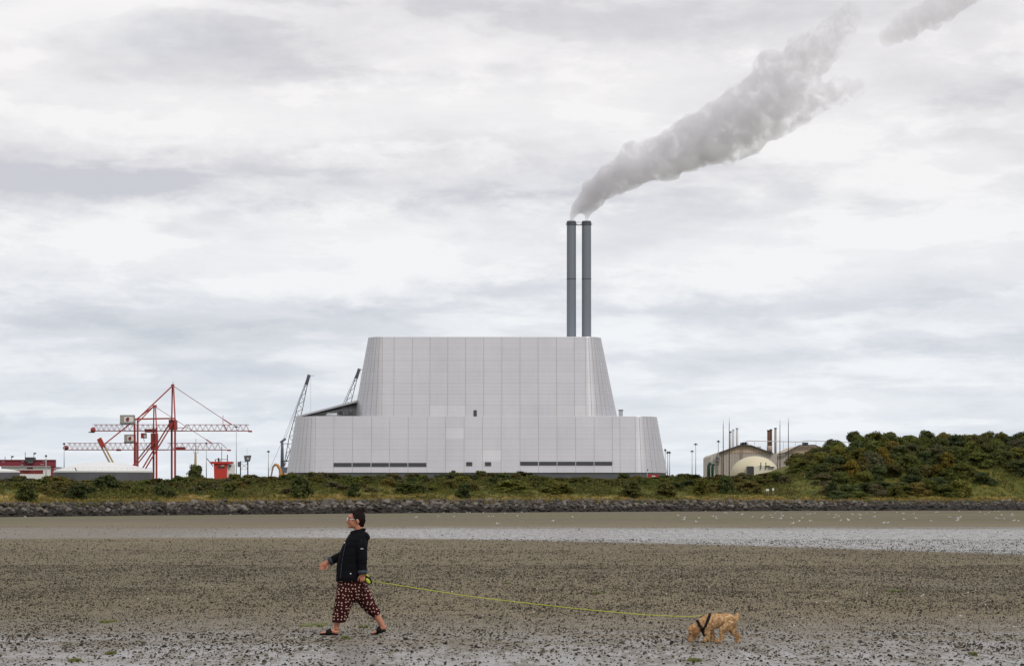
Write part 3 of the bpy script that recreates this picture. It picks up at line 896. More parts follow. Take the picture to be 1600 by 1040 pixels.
br = MB(); pa, pb = P(900.3, 351.4, YC), P(908.8, 351.4, YC)
br.beam(pa, pb, 1.0, 0.22); br.beam(pa + Vector((0, -.5, 1.0)), pb + Vector((0, -.5, 1.0)), .08); br.beam(pa + Vector((0, .5, 1.0)), pb + Vector((0, .5, 1.0)), .08)
tag(br.build('walkway', m_dk, None, False, pa), 'short dark walkway joining the two chimney tops', 'walkway')

# ---- steam plume
m_steam, nt, b = new_mat('steam')
nt.nodes.remove(b)
pv = nt.nodes.new('ShaderNodeVolumePrincipled'); mo = nt.nodes['Material Output']
tcn = nt.nodes.new('ShaderNodeTexCoord'); x, y, z = sep(nt, tcn.outputs['Object'])
n1 = nse(nt, tcn.outputs['Object'], 0.17, 6.5, 0.68, 0.6)
fade = (1.0 - x.step(48.0, 120.0)) * 0.66 + 0.34
soft = 1.0 + (1.0 - x.step(2.0, 22.0)) * 0.9
dn = (n1 - 0.36 + (1.0 - x.step(1.0, 14.0)) * 0.16 - x.step(25.0, 110.0) * 0.05 + x.step(112.0, 122.0) * 0.10).step(0.0, 0.19)
nt.links.new((dn * (fade + x.step(112.0, 134.0) * 0.2) * soft * 0.22).s, pv.inputs['Density'])
pv.inputs['Color'].default_value = (0.925, 0.918, 0.945, 1); pv.inputs['Anisotropy'].default_value = 0.15
nt.links.new(pv.outputs[0], mo.inputs['Volume'])
pr = random.Random(21); pm = MB()
def puff(path, jit):
    for (ax, ay, ar), (bx_, by, br_) in zip(path[:-1], path[1:]):
        L = math.hypot(bx_ - ax, by - ay); n = max(2, int(L / (0.16 * (ar + br_) / 2 + 2)))
        for k in range(n):
            t = k / n; px_, py_, rr_ = lerp(ax, bx_, t), lerp(ay, by, t), lerp(ar, br_, t) * .9
            a = pr.uniform(0, 6.28); q_ = pr.uniform(0.2, .85) * jit
            r3 = rr_ * pr.uniform(.38, .66)
            c = P(px_ + math.cos(a) * rr_ * q_, py_ + math.sin(a) * rr_ * q_, YC); c.y += pr.uniform(-.7, .7) * rr_ * K0
            pm.ell(c, r3 * K0, None, 12, 8)
        for k in range(7):
            t = (k + .5) / 7; pm.ell(P(lerp(ax, bx_, t), lerp(ay, by, t), YC), lerp(ar, br_, t) * K0 * .84, None, 12, 8)
puff([(893, 346, 5.5), (894.5, 336, 7), (900, 326, 11), (907, 318, 14)], .3)
puff([(916, 346, 4.5), (917.5, 338, 5.5), (921, 329, 8), (926, 320, 12)], .3)
puff([(906, 325, 13), (925, 303, 22), (955, 280, 28), (1000, 258, 35), (1050, 238, 40), (1100, 215, 48), (1150, 190, 56), (1195, 160, 58), (1230, 125, 50), (1265, 92, 40), (1300, 58, 32), (1330, 22, 22)], 1.0)
puff([(1110, 235, 24), (1150, 235, 20), (1180, 215, 18)], 1.2)
puff([(1200, 190, 36), (1245, 170, 32), (1290, 150, 24), (1345, 140, 13)], 1.1)
puff([(1385, 62, 15), (1410, 42, 22), (1450, 22, 24), (1490, 5, 20), (1530, -20, 20)], 1.1)
so_x = P(905, 343, YC).x
def pdisp(co):
    k = sstep(0, 18, co.x - so_x); return k * 0.7 + k * (1.1 * mnoise.noise(co * 0.22) + 0.7 * mnoise.noise(co * 0.55)) + 0.35 * mnoise.noise(co * 1.2)
steam_me = fuse(pm, 0.7, 1, 0.4, 'steam_plume', pdisp)
again = MB(); again.v = [tuple(v.co) for v in steam_me.vertices]; again.f = [tuple(p.vertices) for p in steam_me.polygons]
steam_me = fuse(again, 0.62, 1, 0.3, 'steam_plume')      # heal folds left by the billowing
so = P(905, 343, YC)
for v in steam_me.vertices: v.co -= so
steam = link('steam_plume', steam_me, m_steam, None, so)
tag(steam, 'grey steam plume drifting right from the two chimney tops', 'steam', None, 'stuff')
# ================================================================== RIGHT: SHEDS, DOME, STACKS, MASTS
def ribbed(name, col, period=1.2):
    m, nt, b = new_mat(name)
    tcn = nt.nodes.new('ShaderNodeTexCoord'); x, y, z = sep(nt, tcn.outputs['Object'])
    f = ((x + y) / period)._m('FRACT'); rib = f.step(0.0, 0.25) * (1 - f.step(0.55, 0.8))
    n = nse(nt, vec(nt, x * .15, y * .15, z * .06), 1, 5, .6); d = nse(nt, vec(nt, x * 1.2, y * 1.2, z * .12), 1, 5, .65)
    nt.links.new(gain(nt, mix(nt, d.step(.45, .75) * .5, col, tuple(c * .72 for c in col)), rib * .16 + .86 + (n - .5) * .3), b.inputs['Base Color'])
    b.inputs['Roughness'].default_value = .7
    return m
m_beige = ribbed('beige_cladding', (0.43, 0.385, 0.34)); m_tan = ribbed('tan_gable', (0.50, 0.39, 0.29)); m_beige2 = ribbed('pale_cladding', (0.54, 0.50, 0.45))
m_cream = mat('cream_dome', (0.62, 0.56, 0.40), 0.6, 0.09, 0.12); m_cream2 = mat('cream_wall', (0.72, 0.68, 0.56), 0.6)
m_rust = mat('rust_brown', (0.105, 0.048, 0.034), 0.8, 0.14, .6); m_buff = mat('buff_stack', (0.34, 0.27, 0.21), 0.7, .12, .5)
m_gstack = mat('pale_stack', (0.52, 0.53, 0.54), 0.6, .1, .4); m_green = mat('green_duct', (0.018, 0.06, 0.042), 0.5)

YS = 1260.0
def shed(name, loc_px, parts, label):
    root = empty(name, Vector((P(loc_px, 745, YS).x, YS, 9.5)), label, 'shed')
    for nm, pts, dep, m, dy in parts:
        slab(nm, [P(a, b_, YS + dy) for a, b_ in pts], dep, m, root)
    return root
sh = shed('gabled_shed', 1165, [
  ('wall', [(1122, 775), (1122, 707.6), (1214, 707.6), (1214, 775)], 60, m_beige, 0),
  ('gable', [(1122, 707.5), (1155, 696), (1173, 696), (1206, 707.5)], 60, m_tan, -0.2),
  ('lean_to', [(1109.5, 775), (1109.5, 713), (1113, 709.5), (1121.8, 709.5), (1121.8, 775)], 45, m_beige2, 2),
 ], 'beige gabled shed with tan gable left of the wooded hill')
q = MB()
for (a, b_) in (((1121, 708.2), (1155, 695.6)), ((1155, 695.6), (1173, 695.6)), ((1173, 695.6), (1208, 708.2))): q.beam(P(*a, YS - 1), P(*b_, YS - 1), 1.2, 0.5)
q.build('roof_edge', m_dk, sh)
for (x_, w_, h_) in ((1159, 1.4, 1.5), (1163, 1.9, 1.9), (1166.5, 1.4, 1.7), (1186, 1.5, 1.4)):
    MB().box(P(x_, 694 if x_ < 1180 else 699.5, YS + 6) , (w_, 2.0, h_)).build('roof_ventilator', m_dk if x_ < 1166 else m_lt, sh)
for x_ in (1128.5, 1157, 1160): MB().beam(P(x_, 760, YS - .4), P(x_, 700 if x_ > 1150 else 710, YS - .4), .25).build('downpipe', m_buff, sh)
for (x_, y_) in ((1118.5, 716), (1118, 721)): MB().beam(P(x_, y_, YS - .6), P(x_ + 6, y_, YS - .6), .6).build('bracket', m_dk, sh)
sh2 = shed('gabled_shed', 1265, [
  ('wall', [(1214.5, 775), (1214.5, 710), (1228, 707.6), (1310, 707.6), (1310, 775)], 60, m_beige, 3),
  ('gable', [(1226, 707.5), (1248, 696), (1272, 695.5), (1300, 707.5)], 60, m_tan, 2.8),
 ], 'beige gabled shed partly hidden behind the wooded hill')
q = MB()
for (a, b_) in (((1216, 709.6), (1227, 707)), ((1227, 707), (1249, 695.6)), ((1249, 695.6), (1273, 695.2)), ((1273, 695.2), (1300, 707))): q.beam(P(*a, YS + 1.5), P(*b_, YS + 1.5), 1.2, 0.5)
q.build('roof_edge', m_dk, sh2)
for x_ in (1256, 1260): MB().box(P(x_, 693.3, YS + 8), (1.4, 2, 1.4)).build('roof_ventilator', m_dk, sh2)

YD = 1215.0
dm = empty('dome', (P(1182, 742, YD).x, YD, 9.5), 'cream rounded dome building half hidden behind the bushes', 'building')
ctr = P(1182, 741, YD); q = MB()
rings = []
for j in range(9):
    a = math.pi / 2 * j / 8
    rings.append([Vector((ctr.x + 38 * YD / F * math.cos(a) * math.cos(t) , ctr.y + 9 + 9.5 * math.cos(a) * math.sin(t), ctr.z + 29.5 * YD / F * math.sin(a))) for t in (2 * math.pi * k / 36 for k in range(36))])
rings[-1] = [p + Vector((math.cos(k), math.sin(k), 0)) * 0.01 for k, p in enumerate(rings[-1])]
rings.insert(0, [p + Vector((0, 0, -6)) for p in rings[0]])
q.loft(rings).build('shell', m_cream, dm, True)
slab('side_wall', [P(1178, 752, YD - 3), P(1178, 728.5, YD - 3), P(1188, 726.5, YD - 3), P(1212, 729, YD - 3), P(1216, 752, YD - 3)], 6, m_cream2, dm)
slab('doorway', [P(1167.5, 752, YD - 2.6), P(1167.5, 728, YD - 2.6), P(1177, 728, YD - 2.6), P(1177, 752, YD - 2.6)], 5, m_dk, dm)
for x_ in (1188.7, 1196.6, 1214.3): MB().beam(P(x_, 732.5, YD - 3.4), P(x_, 722, YD - 3.4), .35).build('post', m_dk, dm)
MB().beam(P(1196.6, 727.5, YD - 3.4), P(1203, 727.5, YD - 3.4), .35).build('bracket', m_dk, dm)
MB().beam(P(1201, 729.5, YD - 3.6), P(1210, 729.5, YD - 3.6), .5).build('bracket', m_louvre, dm)

def stack(px, wpx, top, base, Y, m, label, band=None):
    r = wpx / 2 * Y / F; b0 = P(px, base, Y)
    root = empty('flue_stack', b0, label, 'chimney', 'small stacks behind the sheds')
    MB().tube([b0, P(px, top, Y)], r, 16).build('shaft', m, root, True)
    MB().tube([P(px, top + 1.6, Y), P(px, top - .2, Y)], r * 1.18, 16).build('rim', band or m_dk, root, True)
    return root
stack(1141.3, 3.2, 673.5, 712, 1300, m_gstack, 'shortest of the three pale stacks behind the gabled shed')
stack(1145.6, 3.2, 670.5, 712, 1300, m_gstack, 'middle of the three pale stacks behind the gabled shed', m_gstack)
stack(1151.6, 3.6, 668.3, 712, 1300, m_gstack, 'tallest of the three pale stacks behind the gabled shed', m_lt)
s1 = stack(1201, 4.6, 671.6, 715, 1300, m_rust, 'thick rust-brown stack, left of the brown pair')
s2 = stack(1204.6, 3.6, 670.2, 715, 1301.5, m_rust, 'thinner rust-brown stack, right of the brown pair')
MB().tube([P(1202.3, 704.5, 1299.5), P(1202.3, 696, 1299.5)], 1.25, 16).build('lower_casing', m_buff, s1, True)
s3 = stack(1211.6, 3.6, 668.2, 715, 1302, m_buff, 'buff stack to the right of the brown pair')
for i, (px, top, lab) in enumerate([(1130, 656, 'thin dark mast left of the pale stacks'), (1139.4, 652.5, 'taller thin dark mast touching the pale stacks'),
                                   (1218.6, 655, 'thin dark mast just right of the buff stack'), (1231.8, 652.5, 'rightmost of the thin dark masts above the sheds')]):
    Y = 1232; z0 = P(px, 746 if i < 2 else 730, Y)
    rt = empty('lightning_mast', z0, lab, 'mast', 'thin masts in front of the sheds')
    MB().tube([z0 - Vector((0, 0, 5)), P(px, lerp(740, top, .6), Y), P(px, top + 8, Y)], [.22, .17, .13], 8).build('pole', m_dk, rt, True)
    MB().tube([P(px, top + 8, Y), P(px, top, Y)], [.09, .05], 6).build('rod', m_dk, rt)
pbz = empty('pipe_bridge', P(1168, 712, 1280), 'thin elevated pipe run above the shed roofs', 'pipe')
MB().tube([P(1164, 690.5, 1280), P(1168, 688.3, 1280), P(1250, 690, 1280), P(1262, 688, 1280), P(1340, 691, 1280)], .2, 6).build('pipe', m_lt, pbz)
for x_ in (1179, 1224, 1243, 1275, 1300): MB().beam(P(x_, 708, 1280), P(x_, 689, 1280), .16).build('post', m_lt, pbz)
gd = empty('duct_pair', P(1110, 745, 1245), 'pair of dark green bent ducts beside the pale lean-to', 'duct')
MB().tube([P(1107.3, 755, 1245), P(1107.3, 728, 1245), P(1108.3, 724.6, 1245), P(1111.5, 723.4, 1245)], .75, 10).build('duct', m_green, gd, True)
MB().tube([P(1113.2, 755, 1246), P(1113.2, 728, 1246), P(1114.2, 725.6, 1246), P(1116.5, 725.2, 1246)], .6, 10).build('duct', m_green, gd, True)

# lamp masts
def lamp_mast(px, top, base, Y, label, head=2.6, group='lamp masts of the port'):
    b0 = P(px, base, Y); root = empty('lamp_mast', b0, label, 'lamp mast', group); t0 = P(px, top, Y)
    MB().tube([b0 - Vector((0, 0, 3)), t0], [.26, .14], 8).build('pole', m_lt, root, True)
    h = MB(); hw = head * Y / F
    h.box(t0, (hw * 2, .5, .18)); h.box(t0, (.5, hw * 1.4, .18)); h.box(t0 + Vector((0, 0, .25)), (.7, .7, .4))
    for s_ in (-1, -.4, .4, 1): h.box(t0 + Vector((s_ * hw, -.3, -.2)), (.5, .45, .28))
    h.build('lamp_head', m_dk, root)
for a in [(1039.4, 702.8, 750, 1180, 'faint lamp mast at the right edge of the silver building, leftmost of three', 1.2), (1043.2, 706.6, 750, 1190, 'middle of three lamp masts beside the silver building', 1.5),
          (1046.2, 706.6, 750, 1200, 'rightmost of three lamp masts beside the silver building', 1.2), (1081.4, 704.6, 750, 1400, 'shorter of two lamp masts above the far trees', 2.4),
          (1087, 693.6, 750, 1400, 'taller of two lamp masts above the far trees', 2.6), (1122.4, 689.2, 716, 1240, 'lamp mast at the left end of the gabled shed', 2.0),
          (1326.5, 680.6, 706, 1150, 'lamp mast rising behind the wooded hill', 4.5), (419.5, 705, 745, 1300, 'lamp mast left of the harbour crane', 1.8),
          (369.3, 666.5, 745, 1450, 'tall lamp mast crossing the end of the upper crane boom', 2.2), (72, 712, 742, 1250, 'thin mast behind the maroon gantry', 1.0), (100.3, 693, 742, 1250, 'thin mast at the left end of the lower crane boom', 1.2),
          (322.5, 692, 742, 1500, 'thin mast left of the red ship', 1.0)]:
    lamp_mast(*a)
# red container and post in front of the plinth
rc = empty('container', P(1020.5, 750, 1080), 'small bright red container at the foot of the silver building', 'container')
MB().box(P(1020.5, 746, 1080), (17 * 1080 / F, 2.4, 2.5)).build('body', mat('bright_red', (0.45, 0.012, 0.018), .5, .1, .6), rc)
MB().box(P(1021, 743.6, 1080) + Vector((0, -1.25, 0)), (5.5 * 1080 / F, .1, .4)).build('label_plate', m_white, rc)
for x_ in (1012.3, 1017, 1024, 1028.7): MB().box(P(x_, 746, 1080) + Vector((0, -1.22, 0)), (.12, .1, 2.5)).build('rib', m_redd, rc)
pp = empty('camera_post', P(1010.8, 752, 1078), 'thin pale post left of the red container', 'post')
MB().tube([P(1010.8, 756, 1078), P(1011.6, 734, 1078)], .12, 6).build('pole', m_lt, pp); MB().box(P(1012, 733.5, 1078), (.5, .4, .4)).build('camera_head', m_dk, pp)
# notice boards on the bank
for (px, py, w_, h_, lab) in ((1199.3, 765, 4.2, 3.2, 'wider of the white notice boards on the bank below the dome'), (1208, 764, 3.0, 3.4, 'small square white notice board on the bank below the dome')):
    X, Y = solve_s(px, 768); Y -= 14; X = (px - 800) / F * Y
    t0 = empty('notice_board', (X, Y, ground(X, Y)), lab, 'sign', 'notice boards on the bank'); c = P(px, py, Y)
    MB().box(c, (w_ * Y / F, .08, h_ * Y / F)).build('board', m_white, t0)
    for s_ in (-1, 1): MB().beam((c.x + s_ * w_ * .35 * Y / F, Y + .1, ground(X, Y) - .3), (c.x + s_ * w_ * .35 * Y / F, Y + .1, c.z), .1).build('post', m_buff, t0)
for (px, lab) in ((1078.5, 'left of two small white domed tanks below the far trees'), (1088, 'right of two small white domed tanks below the far trees')):
    c = P(px, 749, 1150); t0 = empty('storage_tank', c - Vector((0, 0, 2)), lab, 'tank')
    MB().tube([c - Vector((0, 0, 3)), c + Vector((0, 0, .2)), c + Vector((0, 0, .7)), c + Vector((0, 0, .9))], [.8, .8, .55, .1], 14).build('shell', m_white, t0, True)
    MB().tube([c - Vector((0, 0, .1)), c + Vector((0, 0, .05))], .84, 14).build('band', m_lt, t0)

# ================================================================== LEFT: PORT
YG = 1300.0
m_mar = mat('maroon_paint', (0.235, 0.025, 0.048), .55, .12, .3)
gt = empty('gantry', P(40, 745, YG), 'maroon gantry girder with dark cabin at the far left', 'gantry')
MB().box(P(30, 723, YG), (114 * YG / F, 3, 10 * YG / F)).build('girder', m_mar, gt)
MB().beam(P(-27, 718.4, YG - 1.7), P(87, 718.4, YG - 1.7), .5, .4).build('flange', m_redd, gt)
MB().box(P(83.6, 736, YG + .2), (7 * YG / F, 2.6, 30 * YG / F)).build('leg', m_mar, gt)
MB().box(P(-20, 736, YG + .2), (7 * YG / F, 2.6, 30 * YG / F)).build('leg', m_mar, gt)
cb = MB().box(P(47.5, 717.6, YG - 1), (14 * YG / F, 5.5, 7 * YG / F)).build('cabin', m_dk, gt)
MB().box(P(47.5, 722, YG - 3.9), (9 * YG / F, .3, 2 * YG / F)).build('window', m_louvre, cb)
for (x_, y0, y1) in ((18, 718, 712.5), (53, 714, 707.5), (39.5, 714, 706), (8, 718, 713)):
    MB().beam(P(x_, y0, YG), P(x_, y1, YG), .22).build('mast', m_dk, gt)
for (x_, y_) in ((19, 712.8), (54, 707.8)): MB().add([P(x_ - 2, y_ - 1, YG), P(x_ + 3, y_ - .8, YG), P(x_ + 1, y_ + 1.6, YG), P(x_ - 1, y_ + 1.8, YG)] + [p + Vector((0, .6, 0)) for p in (P(x_ - 2, y_ - 1, YG), P(x_ + 3, y_ - .8, YG), P(x_ + 1, y_ + 1.6, YG), P(x_ - 1, y_ + 1.8, YG))],
    [(0, 1, 2, 3), (7, 6, 5, 4), (0, 4, 5, 1), (1, 5, 6, 2), (2, 6, 7, 3), (3, 7, 4, 0)]).build('floodlight', m_dk, gt)
for (x_, y_, w_) in ((36, 720.5, 4), (70, 720.3, 7), (35, 725.8, 5), (5, 721, 4), (66, 725.2, 6)): MB().box(P(x_, y_, YG - 1.6), (w_ * YG / F, .08, 1.0 * YG / F)).build('plate', m_lt, gt)
MB().box(P(40, 737, YG + 1), (54 * YG / F, 2, 6 * YG / F)).build('lower_girder', m_redd, gt)
MB().box(P(47, 731, YG + .5), (9 * YG / F, 1.5, 3 * YG / F)).build('trolley', m_redd, gt)
wh = empty('warehouse', P(40, 745, YG + 60), 'low white warehouse seen under the maroon gantry', 'building')
slab('wall', [P(2, 760, YG + 60), P(2, 729, YG + 60), P(80, 729, YG + 60), P(80, 760, YG + 60)], 40, m_white, wh)
slab('roof', [P(1, 729, YG + 59), P(1, 728.2, YG + 59), P(81, 728.2, YG + 59), P(81, 729, YG + 59)], 42, m_lt, wh)

def tank(px, rpx, edge, apex, Y, label, rail):
    c = P(px, edge, Y + rpx / F * Y * .0); r = rpx / F * Y; c.y += r
    t0 = empty('storage_tank', (c.x, c.y, 9), label, 'tank'); n = 48
    circ = lambda rr_, z: [Vector((c.x + math.cos(2 * math.pi * k / n) * rr_, c.y + math.sin(2 * math.pi * k / n) * rr_, z)) for k in range(n)]
    MB().loft([circ(r, 8), circ(r, c.z - .5)]).build('wall', mat('tank_grey', (0.105, 0.105, 0.12), .7, .1, .2), t0)
    h = (edge - apex) / F * (Y + r)
    MB().loft([circ(r * 1.006, c.z - .5), circ(r * 1.006, c.z + .1), circ(r * .72, c.z + h * .52), circ(r * .38, c.z + h * .9), circ(r * .05, c.z + h)]).build('roof', m_white, t0)
    if rail:
        q = MB()
        for k in range(n):
            a, b_ = circ(r * .98, c.z + 1.3)[k], circ(r * .98, c.z + 1.3)[(k + 1) % n]
            q.beam(a, b_, .06); q.beam(a, a - Vector((0, 0, 1.2)), .06)
        q.build('handrail', m_lt, t0)
        MB().beam(P(117, 730, Y), P(119.5, 735, Y), .35).build('ladder', m_dk, t0)
tank(150, 78, 735.2, 720.5, 1130, 'wide grey storage tank with low white conical roof below the cranes', True)
tank(-8, 33, 735.5, 731.5, 1130, 'smaller grey tank with white roof at the left edge', False)

# slanting boom
sb = empty('mobile_crane', P(178, 745, 1380), 'slanting yellow crane boom with red head behind the white tank', 'crane')
m_yel = mat('boom_yellow', (0.50, 0.33, 0.13), .55, .1, .4)
a, b_ = P(154.5, 687, 1380), P(185, 745, 1380)
for s_ in (-1, 1): MB().beam(a + Vector((s_ * .75 + .3, s_ * .6, 0)), b_ + Vector((s_ * .75 + .3, s_ * .6, 0)), .75).build('boom_beam', m_yel if s_ > 0 else m_buff, sb)
MB().beam(P(155, 684.5, 1379), P(162, 698, 1379), 1.9, 2.0).build('boom_head', m_red, sb)

# red ship-to-shore cranes
m_house = mat('house_grey', (0.33, 0.32, 0.29), .6)
def girder(mb, x0, x1, ybot, ytop, Y, n, wd=5.0):
    h = (ybot - ytop) / F * Y
    mb.truss(P(x0, ybot, Y), P(x1, ybot, Y), h, wd, n, .24, rd=.085)
def house(root, x0, x1, y0, y1, Y):
    h = MB().box(P((x0 + x1) / 2, (y0 + y1) / 2, Y), ((x1 - x0) / F * Y, 6, (y1 - y0) / F * Y)).build('machine_house', m_house, root)
    cx, cy = lerp(x0, x1, .58), lerp(y0, y1, .52)
    MB().box(P(cx, cy, Y - 3.05), ((x1 - x0) * .66 / F * Y, .12, (y1 - y0) * .62 / F * Y)).build('sign_panel', m_white, h)
    MB().tube([P(cx - 1.2, cy, Y - 3.1), P(cx - 1.2, cy, Y - 3.22)], (y1 - y0) * .25 / F * Y, 14).build('emblem', m_redd, h)
    MB().box(P((x0 + x1) / 2, y1 + .5, Y), ((x1 - x0 + 1) / F * Y, 6.5, 1.1 / F * Y)).build('base_frame', m_dk, h)
Y1 = 1800.0
k1 = empty('gantry_crane', P(240, 745, Y1), 'taller red dockside gantry crane with the upper lattice boom', 'crane', 'red dockside cranes')
for x_, dy_ in ((210.4, 9), (215.2, -9)):
    MB().beam(P(x_, 760, Y1 + dy_), P(x_, 654, Y1 + dy_), 1.05).build('leg', m_red, k1)
for x_, xt, dy_ in ((268.4, 269.4, 9), (273.6, 271, -9)):
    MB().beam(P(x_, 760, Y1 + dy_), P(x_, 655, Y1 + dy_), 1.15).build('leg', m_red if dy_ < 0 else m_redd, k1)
    MB().beam(P(x_, 655, Y1 + dy_), P(xt, 601.5, Y1 + dy_ * .15), .85).build('tower_post', m_red, k1)
MB().box(P(270, 601.5, Y1), (4.2 / F * Y1, 4, 2.5 / F * Y1)).build('tower_head', m_redd, k1)
MB().beam(P(270.5, 601, Y1), P(270.5, 596, Y1), .25).build('aerial', m_dk, k1)
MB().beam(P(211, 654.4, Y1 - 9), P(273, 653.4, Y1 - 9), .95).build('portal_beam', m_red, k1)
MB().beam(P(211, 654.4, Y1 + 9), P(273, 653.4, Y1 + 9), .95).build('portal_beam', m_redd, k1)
MB().box(P(270.5, 663.5, Y1), (9 / F * Y1, 16, 15 / F * Y1)).build('sill_block', m_redd, k1)
for dx_, dy_ in ((0, 9), (5, -9)):
    MB().beam(P(265 + dx_, 661, Y1 + dy_), P(220.5 + dx_, 735, Y1 + dy_), .8).build('brace', m_red, k1)
MB().beam(P(269.5, 602.5, Y1 - 3), P(214, 655, Y1 - 8), .8).build('backstay', m_red, k1)
MB().beam(P(271, 603, Y1), P(350, 655.4, Y1), .34).build('forestay', m_redd, k1)
MB().beam(P(350, 655.4, Y1), P(362.5, 663.4, Y1), .7).build('stay_end', m_red, k1)
q = MB(); girder(q, 146, 268, 672.8, 663.2, Y1, 15); q.build('rear_boom', m_redd, k1)
q = MB(); girder(q, 290, 389, 672.8, 663.2, Y1, 11); q.beam(P(268, 672.8, Y1), P(290, 672.8, Y1), .7); q.beam(P(268, 668, Y1), P(290, 668, Y1), .4); q.beam(P(283, 672.8, Y1), P(292, 663.2, Y1), .4); q.build('front_boom', m_redd, k1)
MB().box(P(391, 673.5, Y1), (5 / F * Y1, 5, 2.4 / F * Y1)).build('boom_tip', m_red, k1)
MB().beam(P(348.5, 663, Y1), P(348.5, 648.5, Y1), .3).build('stay_mast', m_red, k1); MB().beam(P(350, 663, Y1), P(355, 673, Y1), .5).build('hanger', m_red, k1)
MB().ell(P(145.5, 671.5, Y1), (4.2 / F * Y1, 3, 4.6 / F * Y1)).build('ballast', m_red, k1, True)
MB().box(P(142, 675, Y1), (6 / F * Y1, 4, 1.3 / F * Y1)).build('end_platform', m_dk, k1)
house(k1, 188.5, 210.2, 648.2, 661.2, Y1)
MB().box(P(235.5, 672.6, Y1), (17 / F * Y1, 6, 5 / F * Y1)).build('trolley', m_redd, k1)
cbn = MB().box(P(224.8, 680.4, Y1 - 2), (8 / F * Y1, 4, 8 / F * Y1)).build('operator_cabin', m_redd, k1)
MB().box(P(226.5, 681, Y1 - 4.05), (3.4 / F * Y1, .15, 5 / F * Y1)).build('window', m_lt, cbn)
MB().beam(P(224.5, 684, Y1 - 2), P(225.5, 690, Y1 - 2), .3).build('hoist_cable', m_dk, k1)

Y2 = 1870.0
k2 = empty('gantry_crane', P(225, 745, Y2), 'shorter red dockside gantry crane with the lower lattice boom', 'crane', 'red dockside cranes')
for x_, xt, dy_ in ((240, 240.6, 9), (244.6, 242.8, -9)):
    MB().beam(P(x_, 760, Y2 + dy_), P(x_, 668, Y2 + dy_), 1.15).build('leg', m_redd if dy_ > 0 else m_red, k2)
    MB().beam(P(x_, 668, Y2 + dy_), P(xt, 634, Y2 + dy_ * .15), .8).build('tower_post', m_red, k2)
for x_, dy_ in ((211.3, 9), (214.2, -9)):
    MB().beam(P(x_, 760, Y2 + dy_), P(x_, 690, Y2 + dy_), 1.0).build('leg', m_redd, k2)
MB().box(P(241.8, 634.5, Y2), (5.5 / F * Y2, 4, 4 / F * Y2)).build('tower_head', m_red, k2)
MB().beam(P(240, 635, Y2), P(216, 659, Y2 - 2), .7).build('backstay', m_red, k2)
MB().beam(P(205, 660.5, Y2), P(164, 693, Y2), .75).build('backstay', m_red, k2)
MB().beam(P(240, 635, Y2), P(205, 660.5, Y2), .7).build('backstay', m_red, k2)
MB().beam(P(243, 635.5, Y2), P(324, 687.5, Y2), .3).build('forestay', m_redd, k2)
MB().beam(P(322, 686.2, Y2), P(331, 692.2, Y2), .7).build('stay_end', m_red, k2)
MB().box(P(241.5, 690, Y2), (7 / F * Y2, 16, 26 / F * Y2)).build('sill_block', m_redd, k2)
for dx_, dy_ in ((0, 9), (5, -9)):
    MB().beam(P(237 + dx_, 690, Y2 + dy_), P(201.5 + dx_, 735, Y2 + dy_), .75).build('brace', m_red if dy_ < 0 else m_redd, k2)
q = MB(); girder(q, 105, 240, 702.4, 692, Y2, 17); q.build('rear_boom', m_redd, k2)
q = MB(); girder(q, 262, 345, 702.4, 692, Y2, 9); q.beam(P(240, 702.4, Y2), P(262, 702.4, Y2), .7); q.beam(P(345, 692, Y2), P(354, 700, Y2), .35); q.beam(P(345, 702.4, Y2), P(356, 702.4, Y2), .6); q.build('front_boom', m_redd, k2)
MB().box(P(358, 703, Y2), (5 / F * Y2, 5, 2.2 / F * Y2)).build('boom_tip', m_red, k2)
MB().ell(P(103, 699.5, Y2), (4.5 / F * Y2, 3, 4 / F * Y2)).build('ballast', m_redd, k2, True)
house(k2, 195, 211.5, 678.5, 690.5, Y2)
MB().box(P(282, 700.5, Y2), (14 / F * Y2, 6, 5 / F * Y2)).build('trolley', m_redd, k2)
MB().box(P(185.5, 702.6, Y2), (6 / F * Y2, 5, 3 / F * Y2)).build('drive_unit', m_redd, k2)

# red ship
YH = 1560.0
sp = empty('ship', P(348, 745, YH), 'red ship superstructure with dark posts rising behind the bushes', 'ship')
m_ship = mat('ship_red', (0.52, 0.035, 0.022), .5, .08, .3)
slab('bridge_front', [P(335, 760, YH), P(334, 724, YH), P(337, 721.8, YH), P(355, 721.8, YH), P(354, 760, YH)], 14, m_ship, sp)
MB().box(P(347, 722.6, YH + 4), (34 / F * YH, 10, 3.4 / F * YH)).build('bridge_wing', m_ship, sp)
MB().box(P(345.5, 729.5, YH - .1), (12 / F * YH, .2, 3 / F * YH)).build('bridge_window', m_dk, sp)
MB().box(P(348, 727, YH - .15), (5 / F * YH, .2, 1 / F * YH)).build('nameplate', m_white, sp)
MB().box(P(360, 735, YH + 5), (12 / F * YH, 8, 20 / F * YH)).build('deckhouse', m_white, sp)
MB().tube([P(359.3, 729.5, YH), P(359.3, 726, YH)], .6, 10).build('funnel', m_dk, sp)
for (x_, y0, y1, w_) in ((336.6, 722, 717, .45), (341.5, 722, 715, .9), (355.4, 722, 710, .45), (346.5, 722, 697, .3), (344, 722, 718, .35)):
    MB().beam(P(x_, y0, YH + 2), P(x_, y1, YH + 2), w_).build('mast', m_dk, sp)
MB().beam(P(336, 717.4, YH + 2), P(356, 717.4, YH + 2), .3).build('yard', m_dk, sp)
MB().beam(P(322.5, 715, YH + 2), P(333, 728, YH + 2), .4).build('stay', m_dk, sp)
ym = empty('ship_mast', P(305.5, 745, 1600), 'pale yellow mast with spreaders rising behind the dark bushy tree', 'mast')
